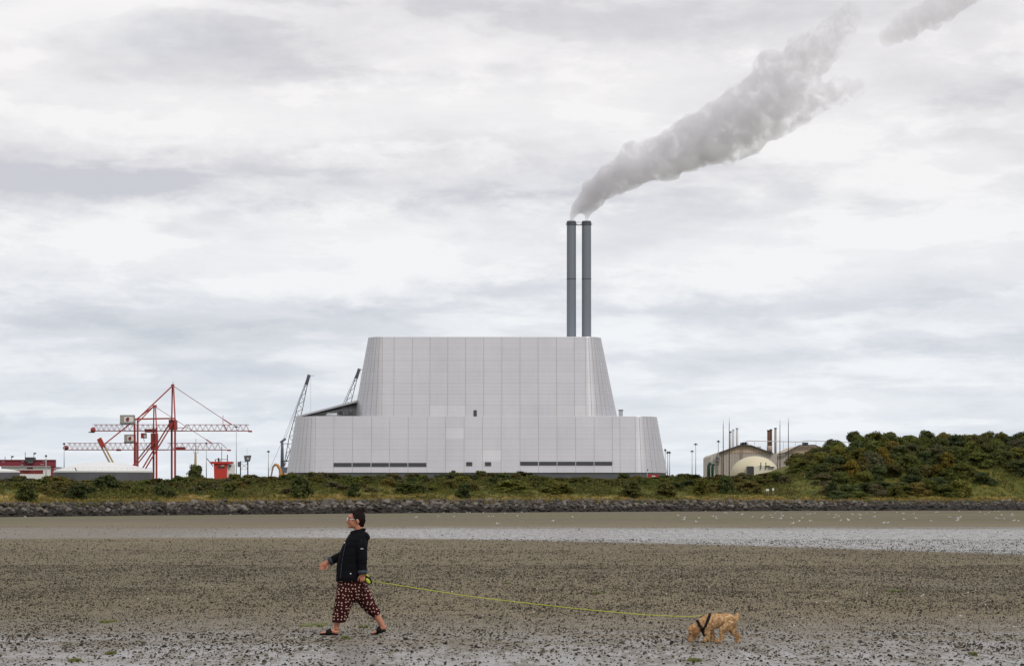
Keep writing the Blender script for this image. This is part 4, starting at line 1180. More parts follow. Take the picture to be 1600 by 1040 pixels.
MB().tube([P(305.5, 750, 1600), P(305.5, 707, 1600)], [.9, .55], 8).build('pole', m_yel, ym); MB().tube([P(305.5, 707, 1600), P(306.3, 685, 1600)], [.3, .12], 6).build('topmast', m_buff, ym)
for y_, w_ in ((697, 4.5), (707, 4)): MB().beam(P(306 - w_, y_, 1600), P(306 + w_, y_, 1600), .25).build('spreader', m_yel, ym)
for s_ in (-1, 1): MB().beam(P(306 + s_ * 4.5, 697, 1600), P(306 + s_ * 3, 707, 1600), .18).build('shroud', m_buff, ym)
# control cabin on a stalk
ct = empty('control_cabin', P(386, 745, 1320), 'small dark cabin on a thin stalk right of the red ship', 'cabin')
cbx = slab('cabin', [P(382.5, 720.8, 1318), P(381, 711.4, 1318), P(392, 710.8, 1318), P(389.8, 720.4, 1318)], 3, m_louvre, ct)
MB().box(P(387.4, 716, 1317.9), (2.4 / F * 1318, .1, 2.0 / F * 1318)).build('window', m_white, cbx)
MB().beam(P(387.2, 760, 1320), P(387.2, 720, 1320), .55).build('stalk', m_dk, ct); MB().beam(P(386, 711, 1320), P(386, 700, 1320), .1).build('aerial', m_lt, ct)
MB().beam(P(375.8, 760, 1320), P(375.8, 720, 1320), .5).build('stalk', m_dk, ct)
for (x0, y0, x1, y1) in ((376, 721, 387, 721), (376, 723, 387, 732), (376, 732, 387, 723), (376, 733, 387, 733)): MB().beam(P(x0, y0, 1320), P(x1, y1, 1320), .2).build('brace', m_lt, ct)
MB().box(P(373.6, 725, 1320), (4 / F * 1320, 1.6, 8 / F * 1320)).build('switch_box', m_louvre, ct)

# harbour cranes
m_hc = mat('crane_blue_grey', (0.115, 0.125, 0.155), .55, .1, .4)
def harbour(tip, mid, foot, head, base, Y, label, wmid):
    root = empty('harbour_crane', P(head[0], 745, Y), label, 'crane', 'blue-grey harbour cranes')
    T, M_, Fo, H, B = [P(*p, Y) for p in (tip, mid, foot, head, base)]
    MB().tube([B, B.lerp(H, .75), H], [1.0, .75, .55], 10).build('column', m_hc, root, True)
    MB().beam(H + Vector((-.9, 0, -.7)), H + Vector((1.7, 0, 1.3)), 1.2, 1.1).build('column_head', m_hc, root)
    MB().box(H + Vector((1.8, 0, -1.2)), (3, 1.5, .25)).build('platform', m_dk, root)
    q = MB(); d = (T - Fo).normalized(); side = d.cross(Vector((0, 1, 0))).normalized()
    wid = lambda t: wmid * min(1, min(t / .35, (1 - t) / .42) + .12)
    n = 22
    for sy in (-1, 1):
        for k in range(n):
            t0, t1 = k / n, (k + 1) / n; pa_, pb_ = Fo.lerp(T, t0), Fo.lerp(T, t1); wa, wb = wid(t0), wid(t1)
            y_ = Vector((0, sy * 1.0, 0))
            q.beam(pa_ + side * wa + y_, pb_ + side * wb + y_, .2); q.beam(pa_ - side * wa + y_, pb_ - side * wb + y_, .2)
            q.beam(pa_ + side * wa + y_, pb_ - side * wb + y_, .12) if k % 2 else q.beam(pa_ - side * wa + y_, pb_ + side * wb + y_, .12)
    q.build('boom', m_hc, root)
    MB().beam(T - d * 4.5, T + d * .6, 1.5, 1.2).build('boom_head', m_hc, root)
    MB().beam(T, T + Vector((2.6, 0, .1)), .18).build('tip_arm', m_hc, root)
    for o_ in (0, .9): MB().beam(T - d * 1 + Vector((-.5 - o_ * .3, o_, 0)), H + Vector((.5 + o_, o_, .8)), .13).build('luffing_cable', m_hc, root)
    MB().beam(T + Vector((.9, 0, 0)), Vector((T.x + .9, T.y, T.z - 22)), .1).build('hoist_cable', m_lt, root)
    MB().beam(H, B + Vector((-6.5, 0, 3.0)), .13).build('tie_cable', m_hc, root)
    MB().box(B + Vector((1.2, 0, 3.4)), (5.5, 3.5, 3)).build('slewing_house', m_hc, root)
    MB().beam(P(foot[0] - 3, foot[1] - 8, Y - 1), P(foot[0] + 8, foot[1] - 8.5, Y - 1), .5).build('luffing_strut', m_dk, root)
harbour((482.5, 587), (466, 650), (444, 728), (441, 689), (441, 745), 1400, 'blue-grey harbour crane with lattice boom left of the silver building', 1.35)
harbour((561, 577.5), (545, 628), (512, 728), (509, 689), (509, 745), 1400, 'harbour crane whose boom tip peeps above the ramped annex roof', 1.35)
ex = empty('excavator', P(432, 745, 1250), 'small orange-yellow excavator arm beside the harbour crane', 'excavator')
m_exc = mat('excavator_orange', (0.55, 0.26, 0.06), .55, .1, .5)
MB().tube([P(423.5, 745, 1250), P(426.5, 729, 1250), P(430.5, 724.8, 1250)], [.35, .5, .6], 6).build('dipper', m_buff, ex)
MB().tube([P(429.5, 725, 1250), P(433.8, 726.5, 1250), P(438, 734, 1250), P(440, 745, 1250)], [.65, .75, .7, .6], 6).build('boom', m_exc, ex)
MB().box(P(443, 745, 1250), (4, 3, 3)).build('body', m_exc, ex)
# ================================================================== SAND DETAIL
m_cast, nt, b = new_mat('worm_cast_mud')
geo = nt.nodes.new('ShaderNodeNewGeometry'); isl = NX(nt, geo.outputs['Random Per Island'])
tcn = nt.nodes.new('ShaderNodeTexCoord'); x, y, z = sep(nt, tcn.outputs['Object'])
n = nse(nt, vec(nt, x * .4, y * .12, 0), 1, 4, .6)
c = mix(nt, isl.step(0.30, 1.0), (0.020, 0.017, 0.012), (0.100, 0.083, 0.058))
nt.links.new(gain(nt, c, n * .9 + .55), b.inputs['Base Color'])
b.inputs['Roughness'].default_value = .75; b.inputs['Specular IOR Level'].default_value = .12

def casts():
    r = np.random.default_rng(11)
    Vs, Ts, off, tot = [], [], 0, 0
    # (near, far, per square metre, size factor, with a middle ring)
    for (y0, y1, dens, sf, full) in ((28.5, 33, 110, .66, 1), (33, 38, 190, .68, 1), (38, 46, 330, .74, 0), (46, 60, 330, .86, 0), (60, 82, 200, .95, 0), (82, 110, 62, 1.1, 0), (110, 145, 20, 1.3, 0), (100, 240, 1.6, 1.7, 0)):
        half = .212 * y1; n0 = int(dens * (y1 - y0) * 2 * half)
        X = r.uniform(-half, half, n0); Y = r.uniform(y0, y1, n0)
        k = np.abs(X) < .212 * Y + .3; X, Y = X[k], Y[k]
        q = np.array([mnoise.noise((a_ * .45, b_ * .22, 4.0)) + .7 * mnoise.noise((a_ * 1.9, b_ * .9, 8.0)) for a_, b_ in zip(X, Y)])
        k = q * .35 > r.uniform(-.75, .35, len(X)); X, Y = X[k], Y[k]; n_ = len(X)
        Z = np.array([zbeach(a_, b_) for a_, b_ in zip(X, Y)])
        s_ = np.clip(r.lognormal(-4.28, .45, n_), .006, .050) * sf; h = s_ * r.uniform(.5, 1.05, n_) * (1 if sf < 1.5 else .75)
        ang = r.uniform(0, 2 * np.pi, n_); K = 5; base = []; mid = []
        for k in range(K):
            a_ = ang + 2 * np.pi * k / K; rr_ = s_ * r.uniform(.75, 1.25, n_)
            base.append(np.c_[X + np.cos(a_) * rr_ * 1.1, Y + np.sin(a_) * rr_ * 1.1, Z - .012])
            if full:
                r2 = rr_ * r.uniform(.55, .9, n_); mid.append(np.c_[X + np.cos(a_) * r2, Y + np.sin(a_) * r2, Z + h * r.uniform(.5, .9, n_)])
        top = np.c_[X + r.normal(0, .25, n_) * s_, Y + r.normal(0, .25, n_) * s_, Z + h]
        V = np.stack(base + mid + [top], 1).reshape(-1, 3); nv = K * (2 if full else 1) + 1; F_ = []
        for k in range(K):
            k2 = (k + 1) % K
            F_ += [(k, k2, K + k2), (k, K + k2, K + k), (K + k, K + k2, 2 * K)] if full else [(k, k2, K)]
        Ts.append((np.array(F_)[None] + (np.arange(n_) * nv)[:, None, None]).reshape(-1, 3) + off); Vs.append(V); off += len(V); tot += n_
    T = np.concatenate(Ts); print('casts', tot, len(T))
    return np_mesh('worm_casts', np.concatenate(Vs), T, False)
tag(link('worm_casts', casts(), m_cast), 'countless small dark worm casts dotted over the damp sand', 'worm casts', None, 'stuff')

m_shell = mat('shell_white', (0.72, 0.70, 0.66), .5)
q = MB(); r_ = random.Random(3)
for i in range(48):
    Y = r_.uniform(31, 62); X = r_.uniform(-.19, .19) * Y
    if r_.random() < .55: X = r_.uniform(.05, .19) * Y
    s_ = r_.uniform(.007, .016); q.ell((X, Y, zbeach(X, Y) + s_ * .9), (s_ * 1.3, s_, s_ * .8), Matrix.Rotation(r_.uniform(0, 3), 3, 'Z'), 7, 4)
tag(q.build('shell_scatter', m_shell), 'scattered tiny white shells on the damp sand', 'shells', None, 'stuff')

m_weed = mat('green_seaweed', (0.115, 0.125, 0.018), .6, .16, 14, bump=.4, col2=(0.045, 0.052, 0.012), spec=.3)
def seaweed(px, py, wpx, depth, lab):
    Y = F * CZ / (py - HY); X = (px - 800) / F * Y; w_ = wpx / F * Y; n = 26
    r = random.Random(px); z0 = zbeach(X, Y)
    root_org = Vector((X, Y, z0)); m = MB()
    for bl in range(7):
        cx, cy = X + r.uniform(-.38, .38) * w_, Y + r.uniform(-.35, .35) * depth
        rx_, ry_ = w_ * r.uniform(.12, .26), depth * r.uniform(.15, .35)
        ring = [r.uniform(.55, 1.2) for _ in range(n)]
        lo = [Vector((cx + math.cos(6.2832 * k / n) * rx_ * ring[k], cy + math.sin(6.2832 * k / n) * ry_ * ring[k], z0 - .004)) for k in range(n)]
        up = [Vector((cx + math.cos(6.2832 * k / n) * rx_ * ring[k] * .8, cy + math.sin(6.2832 * k / n) * ry_ * ring[k] * .8, z0 + r.uniform(.012, .034))) for k in range(n)]
        k0 = len(m.v); m.loft([lo, up], cap=False); ti = len(m.v); m.v.append((cx, cy, z0 + .028))
        for k in range(n): m.f.append((k0 + n + k, k0 + n + (k + 1) % n, ti))
    tag(m.build('seaweed', m_weed, None, False, root_org), lab, 'seaweed', 'patches of green seaweed on the sand')
for a in [(494, 976, 46, 1.1, 'bright green seaweed streak just left of the front trouser leg'), (568, 979, 16, .6, 'small green seaweed patch between the walking feet'),
          (540, 997, 18, .4, 'green seaweed scrap beside the heel of the front sandal'), (166, 972, 26, .7, 'thin green seaweed streak left on the sand, upper one'),
          (116, 1032, 24, .4, 'green seaweed patch at the lower left of the sand'), (175, 1020, 18, .35, 'dark green seaweed clump at the lower left, right of the paler patch'),
          (930, 927, 20, 1.0, 'green seaweed patch right of the middle above the lead'), (790, 911, 14, .9, 'small green seaweed patch above the middle of the lead'),
          (1085, 1031, 30, .4, 'green seaweed patch at the bottom edge below the dog'), (1522, 1022, 14, .3, 'green seaweed scrap at the lower right'),
          (1395, 923, 26, 1.1, 'faint green seaweed patch far right on the brown sand')]:
    seaweed(*a)

# ================================================================== GULLS
m_gull = mat('gull_white', (0.80, 0.80, 0.79), .7, .05); m_gwing = mat('gull_grey', (0.42, 0.44, 0.46), .7); m_gleg = mat('gull_orange', (0.5, 0.2, .05), .6)
gb = MB().ell((0, 0, .20), (.17, .075, .075), Matrix.Rotation(R(8), 3, 'Y'), 10, 7); gb.ell((-.15, 0, .30), (.05, .043, .045), None, 8, 6)
gb.tube([(-.10, 0, .23), (-.145, 0, .29)], [.05, .036], 8); gb.tube([(.12, 0, .20), (.24, 0, .175)], [.045, .012], 6)
g_body = gb.mesh('gull_body', None, True); g_body.materials.append(m_gull)
gw = MB().ell((.05, 0, .225), (.16, .02, .05), Matrix.Rotation(R(10), 3, 'Y'), 8, 5)
g_wing = gw.mesh('gull_wing', None, True); g_wing.materials.append(m_gwing)
gl = MB()
gl.tube([(.01, 0, .14), (.01, 0, .0), (-.03, 0, -.005)], [.009, .009, .012], 5)
g_leg = gl.mesh('gull_leg', None); g_leg.materials.append(m_gleg)
r_ = random.Random(17)
gp = [(1455, 816), (1484, 809.5), (1500, 810), (1497, 812), (1558, 812), (1569.5, 812), (1584, 815.5), (1591.5, 816), (1380, 819.5), (1386.5, 819), (1410, 803), (1432, 812), (1310, 808), (1325, 814), (1313, 815), (1325.5, 815), (1253, 811), (1237, 811), (1238, 820.5),
      (1207, 810), (1222, 807.5), (1266, 804), (1273, 803), (778, 821), (650, 810), (693, 802), (730, 800.5), (734, 800.5), (770, 808), (763, 808.5), (815, 799), (1068, 814), (1060, 807), (1118, 809), (1135, 803), (1160, 804), (1088, 817), (640, 801), (755, 800), (808, 807.5), (710, 808.5), (40, 809), (263, 804.5), (360, 805)]
for i in range(52):
    gp.append((r_.uniform(600, 1600) if r_.random() < .35 else r_.uniform(1040, 1605), 799.5 + 17 * r_.random() ** 1.6))
for (px, py) in gp:
    py = max(py, 799.6 if px > 900 else 801.5)
    # walk outwards until the sand shows at that row
    lo_, hi_ = 120.0, 900.0
    for _ in range(30):
        Y = (lo_ + hi_) / 2; X = (px - 800) / F * Y; q_ = HY + (CZ - zbeach(X, Y)) / Y * F
        if q_ > py: lo_ = Y
        else: hi_ = Y
    X = (px - 800) / F * Y; Y = min(Y, yshore(X) - 3); X = (px - 800) / F * Y
    rt = empty('gull', (X, Y, zbeach(X, Y) + .01), 'small white gull standing on the far sand below the boulders', 'gull', 'gulls scattered over the far sand')
    rt.rotation_euler = (0, 0, r_.choice([0, math.pi]) + r_.uniform(-.7, .7)); rt.scale = [r_.uniform(.75, 1.02)] * 3
    link('body', g_body, None, rt); [link('wing', g_wing, None, rt, (0, s_ * .062, 0)) for s_ in (-1, 1)]; [link('leg', g_leg, None, rt, (0, s_ * .025, 0)) for s_ in (-1, 1)]

# ================================================================== THE WOMAN
D = F * CZ / (991 - HY)
def W(px, py, y=0.0): 
    p = P(px, py, D); p.y += y; return p
S = D / F
zf = zbeach(W(550, 991).x, D)
# the figure stands on the sand: everything is shifted by the local sand height
def WW(px, py, y=0.0): return W(px, py, y) + Vector((0, 0, zf + .004))
m_skin = mat('skin', (0.46, 0.20, 0.125), .5, .06, 18, spec=.35, col2=(0.38, 0.15, 0.095))
m_hair = mat('dark_hair', (0.010, 0.006, 0.005), .6, .2, 60, bump=.5, bscale=120, stretch=(1, 1, .3), spec=.08)
m_jack = mat('black_jacket', (0.0058, 0.0064, 0.0084), .85, .14, 9, bump=.3, bscale=26, spec=.07)
m_cuff = mat('navy_lining', (0.026, 0.034, 0.052), .8, .15, 20, bump=.3, bscale=60)
m_blk = mat('black_rubber', (0.008, 0.008, 0.009), .7, spec=.12)
m_btn = mat('pale_metal', (0.72, 0.70, 0.66), .4)
m_tr, nt, b = new_mat('polka_dot_cloth')
tcn = nt.nodes.new('ShaderNodeTexCoord'); ob = tcn.outputs['Object']
xs, ys_, zs = sep(nt, ob)
geo = nt.nodes.new('ShaderNodeNewGeometry'); gx_, gy_, gz_ = sep(nt, geo.outputs['Normal'])
side_on = (gy_ * gy_ - gx_ * gx_).step(-.12, .12, False)     # printed cloth: pattern runs round the leg
wob = nse(nt, ob, 7, 3, .5) * .05
v1 = vor(nt, vec(nt, xs + wob, zs, 0.0), 21.5, .62); v2 = vor(nt, vec(nt, ys_ + wob, zs, 3.0), 21.5, .62)
for q_ in (v1, v2): q_.s.node.voronoi_dimensions = '2D'
dot = (1.0 - v1.step(0.14, 0.23)) * side_on.step(.5, .51) + (1.0 - v2.step(0.14, 0.23)) * (1.0 - side_on.step(.5, .51))
nn = nse(nt, ob, 9, 4, .6); nn2 = nse(nt, ob, 30, 4, .6)
cl = mix(nt, nn, (0.044, 0.006, 0.007), (0.016, 0.003, 0.004))
nt.links.new(mix(nt, dot, cl, mix(nt, nn2, (0.62, 0.42, 0.34), (0.44, 0.26, 0.20))), b.inputs['Base Color'])
b.inputs['Roughness'].default_value = .85; b.inputs['Specular IOR Level'].default_value = .15
bp = nt.nodes.new('ShaderNodeBump'); bp.inputs['Strength'].default_value = .5; bp.inputs['Distance'].default_value = .02
nt.links.new(nse(nt, vec(nt, *[c_ * k_ for c_, k_ in zip(sep(nt, ob), (1, 1, .35))]), 17, 4, .55).s, bp.inputs['Height']); nt.links.new(bp.outputs[0], b.inputs['Normal'])

per = empty('person', WW(553, 991), 'woman in black jacket and dotted trousers striding left with a dog lead', 'person')
def pmesh(name, me, m, parent=per):
    me.materials.clear()
    o0 = ORG[parent.name]
    for v in me.vertices: v.co -= o0
    o = link(name, me, m, parent); ORG[o.name] = o0; return o

def hand(mb, Wp, d, n, thumb, curl, spread=.0, sc=1.0):
    d = Vector(d).normalized(); n = Vector(n); n = (n - d * n.dot(d)).normalized(); s_ = d.cross(n).normalized() * thumb
    m3 = Matrix((d, s_, n)).transposed()
    mb.ell(Wp + d * .042 * sc, (.052 * sc, .040 * sc, .019 * sc), m3, 12, 8)
    mb.tube([Wp - d * .03, Wp + d * .02], [.030 * sc, .031 * sc], 10, sy=.8)
    for k, (off, L) in enumerate(((.030, .074), (.010, .084), (-.010, .078), (-.029, .060))):
        p = Wp + d * (.080 - .004 * abs(k - 1)) * sc + s_ * off * sc; a = curl[0] * (1 + .12 * k); pts = [p - d * .02]
        for seg, fr in enumerate((.42, .32, .26)):
            dd = (d * math.cos(a) - n * math.sin(a)) + s_ * spread * (1.5 - k) * .3; dd.normalize()
            pts.append(p); p = p + dd * L * fr * sc; a += curl[1]
        pts.append(p); mb.tube(pts, [.0095 * sc, .0098 * sc, .0092 * sc, .0086 * sc, .0068 * sc], 8)
    tb = Wp + d * .022 * sc + s_ * .030 * sc
    t1 = tb + (d * .55 + s_ * .62 - n * .35).normalized() * .034 * sc; t2 = t1 + (d * .85 + s_ * .25 - n * .45).normalized() * .030 * sc
    t3 = t2 + (d * .92 - n * .5).normalized() * .022 * sc
    mb.tube([tb - d * .012, t1, t2, t3], [.0135 * sc, .0120 * sc, .0108 * sc, .008 * sc], 8)

bd = MB()
# head
bd.ell(WW(557, 810), (.098, .074, .108)); bd.ell(WW(551.8, 816.5), (.066, .060, .070)); bd.ell(WW(548.2, 822.3), (.036, .036, .024)); bd.ell(WW(552.8, 820.5), (.052, .052, .042))
bd.ell(WW(547.3, 807.2), (.026, .055, .030)); bd.ell(WW(545.3, 809.3), (.014, .046, .010))
bd.tube([WW(544.6, 809.6), WW(542.6, 813.3), WW(541.0, 815.2)], [.008, .011, .0135], 8); bd.tube([WW(541.0, 815.3), WW(544.4, 816.4)], [.0125, .012], 8)
for s_ in (-1, 1): bd.ell(WW(542.9, 815.6, s_ * .011), .0085)
bd.ell(WW(543.9, 818.6), (.011, .024, .0062)); bd.ell(WW(544.2, 820.3), (.011, .021, .0066)); bd.ell(WW(545.1, 823.6), (.014, .020, .014))
for s_ in (-1, 1):
    bd.ell(WW(549.0, 815.2, s_ * .042), (.030, .018, .026)); bd.ell(WW(559.8, 814.6, s_ * .076), (.019, .011, .031), Matrix.Rotation(R(-12), 3, 'Y'))
bd.tube([WW(558.5, 817), WW(560.5, 828), WW(562.5, 842)], [.060, .056, .080], 12)
# torso
bd.tube([WW(562, 838), WW(558, 858), WW(553, 880), WW(553, 905), WW(554, 922)], [(.10, .08), (.16, .105), (.165, .115), (.165, .115), (.13, .09)], 14)
# arms
bd.tube([WW(563, 846, -.08), WW(566, 847, -.17), WW(567, 871, -.225), WW(567.8, 897, -.222)], [.05, .052, .041, .029], 10)
bd.tube([WW(561, 846, .08), WW(557, 848, .17), WW(537, 866, .21), WW(511.5, 878.6, .19)], [.05, .052, .041, .029], 10)
hand(bd, WW(511.0, 878.9, .19), (-.82, -.06, -.57), (.1, 1, .15), 1, (.18, .34), .25)
hand(bd, WW(567.9, 897.2, -.222), (.04, .05, -1), (0.1, -1, 0), 1, (.95, .85), 0)
# legs: the near one reaches forward, the far one pushes off
bd.tube([WW(551, 905, -.085), WW(546, 920, -.09), WW(534, 946, -.095), WW(529.2, 962, -.095), WW(526.6, 975, -.095), WW(526.2, 983, -.095)], [.09, .086, .060, .050, .036, .034], 12)
bd.tube([WW(556, 905, .085), WW(563, 922, .09), WW(575, 943, .095), WW(583.5, 955, .095), WW(590.5, 966, .095), WW(596.0, 975.5, .095), WW(598.2, 980, .095)], [.09, .086, .060, .056, .047, .037, .034], 12)
def foot(h, bl, to, y):
    bd.tube([WW(*h, y), WW(lerp(h[0], bl[0], .35), lerp(h[1], bl[1], .35) - 2.2, y), WW(*bl, y), WW(*to, y)], [(.028, .024), (.033, .032), (.042, .017), (.030, .010)], 12)
    for k in range(5):
        o_ = (k - 2) * .0155; d_ = WW(*to, y) - WW(*bl, y)
        a = WW(*bl, y) + Vector((0, o_, 0)); bd.tube([a, a + d_ * .75, a + d_ * (1.28 - .07 * abs(k - (1 if y < 0 else 3)))], [.013, .012, .009], 7)
foot((527.5, 987.6), (507.5, 987.4), (502.5, 988.0), -.095); bd.ell(WW(527.4, 986.2, -.095), (.027, .027, .026)); 
foot((601.0, 981.6), (586.5, 987.8), (580.5, 989.3), .095); bd.ell(WW(600.6, 980.4, .095), (.027, .027, .026))
body = pmesh('body', fuse(bd, .0052, 3, .45, 'body'), m_skin)

# clothes
def ringed(rows, n=22, power=2.3):
    out = []
    for (py, x0, x1, y0, hd) in rows:
        c = WW((x0 + x1) / 2, py, y0); rx = (x1 - x0) / 2 * S
        rg = []
        for k in range(n):
            a = 2 * math.pi * k / n; ca, sa = math.cos(a), math.sin(a)
            rg.append(c + Vector((math.copysign(abs(ca) ** (2 / power), ca) * rx, math.copysign(abs(sa) ** (2 / power), sa) * hd, 0)))
        out.append(rg)
    return out
jk = MB()
jk.loft(ringed([(907.5, 525.0, 572.6, 0, .225), (900, 525.3, 573.0, 0, .228), (893, 526, 573.0, 0, .222), (880, 527.4, 573.2, 0, .212), (866, 530, 573.6, 0, .205), (856, 533.4, 574.4, 0, .20),
                (848, 537.6, 575.2, 0, .20), (842, 541.2, 575.0, 0, .185), (837, 544.6, 574.2, 0, .15), (833, 547, 572.6, 0, .112), (829.5, 549.0, 569.5, 0, .088)]))
jk.tube([WW(565.5, 845.5, -.135), WW(567.0, 853, -.19), WW(567.6, 872, -.222), WW(567.9, 893, -.224)], [.072, .074, .063, .055], 14)
jk.tube([WW(558, 847, .13), WW(551, 853, .18), WW(536.5, 866, .21), WW(515.5, 876.6, .195)], [.074, .076, .064, .052], 14)
# collar and hood folds
cr = [WW(559.3 + math.cos(a) * 10.2, 829.6 - math.cos(a) * 2.6, math.sin(a) * .082) for a in (2 * math.pi * k / 20 for k in range(21))]
jk.tube(cr, .020, 8, cap=False)
jk.ell(WW(570.8, 836.5), (.055, .105, .046), Matrix.Rotation(R(35), 3, 'Y')); jk.ell(WW(574.2, 840.5), (.036, .085, .036)); jk.ell(WW(566, 832.5), (.05, .10, .035), Matrix.Rotation(R(35), 3, 'Y'))
def jdisp(co):
    return .009 * mnoise.noise(Vector((co.x * 10 + co.z * 5, co.y * 9, co.z * 6))) + .006 * mnoise.noise(Vector((co.x * 8, co.y * 14, co.z * 24))) + .003 * mnoise.noise(co * 30)
jme = fuse(jk, .008, 4, .5, 'jacket', jdisp)
jbvh = BVHTree.FromPolygons([v.co.copy() for v in jme.vertices], [tuple(p.vertices) for p in jme.polygons])
def onto(px, py):
    o = Vector((0, 0, CZ)); t_ = WW(px, py) - o
    h = jbvh.ray_cast(o, t_.normalized()); return h[0] if h[0] else WW(px, py, -.2)
jacket = pmesh('jacket', jme, m_jack)
for (px, py, rr_) in ((538.6, 848, .0115), (548, 896.3, .0095)):
    c = onto(px, py); MB().ell(c, (rr_, .006, rr_), None, 10, 6).build('button', m_btn, jacket, True)
c = onto(565.6, 857.3); MB().box(c, (.036, .006, .0085), rot=Matrix.Rotation(R(3), 3, 'Y')).build('sleeve_stripe', m_btn, jacket)
# zip line and pocket seam
zp = MB()
pts = [onto(px, py) + Vector((0, -.002, 0)) for px, py in ((545.5, 836), (540, 850), (536.2, 866), (533.5, 884), (532, 903))]
zp.tube(pts, .004, 5); zp.build('zip', m_cuff, jacket)
def cuff(a, b_, r0, r1, name='cuff'):
    a, b_ = Vector(a), Vector(b_); m = MB()
    m.tube([a, a.lerp(b_, .1), a.lerp(b_, .5), a.lerp(b_, .9), b_, b_.lerp(a, .25)], [r0 * .93, r0, (r0 + r1) / 2 * 1.03, r1, r1 * .93, r1 * .7], 16); m.build(name, m_cuff, jacket, True)
cuff(WW(567.7, 890.2, -.224), WW(567.9, 896.2, -.224), .060, .060); cuff(WW(517.6, 875.6, .197), WW(512.2, 878.2, .195), .058, .058)

tr = MB()
tr.loft(ringed([(899, 528, 570.5, 0, .195), (912, 526.6, 571.6, 0, .20), (922, 525.6, 573.5, 0, .20), (931, 526, 570, 0, .18), (938, 530, 564, 0, .15)]))
tr.loft(ringed([(916, 526.4, 557, -.085, .112), (928, 525.0, 556.0, -.09, .110), (940, 523.2, 552.0, -.095, .104), (955, 520.8, 546.6, -.097, .096), (965, 519.0, 543.0, -.097, .092), (971.5, 518.6, 540.2, -.097, .088)]))
tr.tube([WW(558.5, 914, .085), WW(564.5, 928, .09), WW(574, 943, .095), WW(582.5, 954.5, .095), WW(588.4, 962.2, .095)], [.128, .112, .096, .078, .062], 16)
tr.tube([WW(552, 934, -.04), WW(556, 934, .06)], .07, 10)
def tdisp(co):
    return .010 * mnoise.noise(Vector((co.x * 10, co.y * 10, co.z * 3.2))) + .005 * mnoise.noise(Vector((co.x * 24, co.y * 24, co.z * 9)))
pmesh('trousers', fuse(tr, .008, 4, .5, 'trousers', tdisp), m_tr)

hr = MB()
hr.ell(WW(559.2, 808.2), (.097, .083, .104)); hr.ell(WW(563.5, 812), (.066, .081, .094)); hr.ell(WW(555, 801.8), (.078, .062, .045)); hr.ell(WW(563.8, 818.5), (.048, .062, .052))
hr.ell(WW(563.4, 797.6), (.056, .048, .031), Matrix.Rotation(R(10), 3, 'Y')); hr.ell(WW(567.0, 795.6), (.030, .032, .027)); hr.tube([WW(564, 797), WW(569.5, 796.2), WW(571.2, 799.6)], [.02, .012, .005], 7); hr.ell(WW(558.2, 797.2), (.03, .035, .020))
for s_ in (-1, 1): hr.tube([WW(552, 804.5, s_ * .066), WW(554.6, 809, s_ * .074), WW(556.8, 813.6, s_ * .074)], [.016, .014, .006], 8)
def hdisp(co): return .008 * mnoise.noise(Vector((co.x * 45, co.y * 45, co.z * 20))) + .004 * mnoise.noise(co * 90)
hme = fuse(hr, .006, 2, .4, 'hair', hdisp)
# cut the face free: hair in front of the hairline is pulled back inside the skull
for v in hme.vertices:
    fx = (v.co.x - WW(800, 991).x) / S + 800; fy = 991 - (v.co.z - zf) / S
    line = 551.2 + max(0, (fy - 803)) * .42 + max(0, (801 - fy)) * -.3
    if fx < line and fy > 800.5: v.co.x += (line - fx) * S * .98
pmesh('hair', hme, m_hair)
for s_ in (-1, 1): 
    MB().ell(WW(546.4, 811.6, s_ * .030), (.010, .011, .008), None, 10, 6).build('eye', m_blk, per, True)
gs = MB()
for s_ in (-1, 1):
    ring = [WW(543.4, 811.8, s_ * .033) + Vector((.004 * math.cos(a), .026 * math.cos(a) * 1.0, .021 * math.sin(a))) for a in (2 * math.pi * k / 14 for k in range(15))]
    gs.tube(ring, .0042, 6, cap=False); gs.tube([WW(543.6, 810.8, s_ * .058), WW(550, 811.2, s_ * .074), WW(559, 812.4, s_ * .079)], .0035, 6)
gs.tube([WW(543, 811.2, -.010), WW(542.8, 811.0, .010)], .0035, 6)
gs.build('glasses', m_btn, per, True)

def sandal(h, bl, to, y):
    sm = MB(); pts = [WW(h[0] + 1.5, h[1] + 3.6, y), WW(*[lerp(a, c, .5) + (0 if i == 0 else 3.3) for i, (a, c) in enumerate(zip(h, bl))], y), WW(bl[0], bl[1] + 2.6, y), WW(to[0] - 2.2, to[1] + 2.3, y)]
    sm.tube(pts, [(.038, .014), (.040, .015), (.052, .014), (.038, .011)], 12)
    root = sm.build('sandal', m_blk, per, True)
    st = MB()
    for t0, dx_ in ((.50, 4.5), (.74, -3.5)):
        cx, cy = lerp(h[0], bl[0], t0), lerp(h[1], bl[1], t0)
        arc = [WW(cx + dx_ * (k / 8 - .5), cy + 2.2, y) + Vector((0, -.050 * math.cos(math.pi * k / 8), .066 * math.sin(math.pi * k / 8) * (1.15 - .5 * t0))) for k in range(9)]
        st.tube(arc, [(.007, .030)] * 9, 8)
    st.build('strap', m_blk, root, True)
sandal((527.5, 987.6), (507.5, 987.4), (502.5, 988.0), -.095); sandal((601.0, 981.6), (586.5, 987.8), (580.5, 989.3), .095)

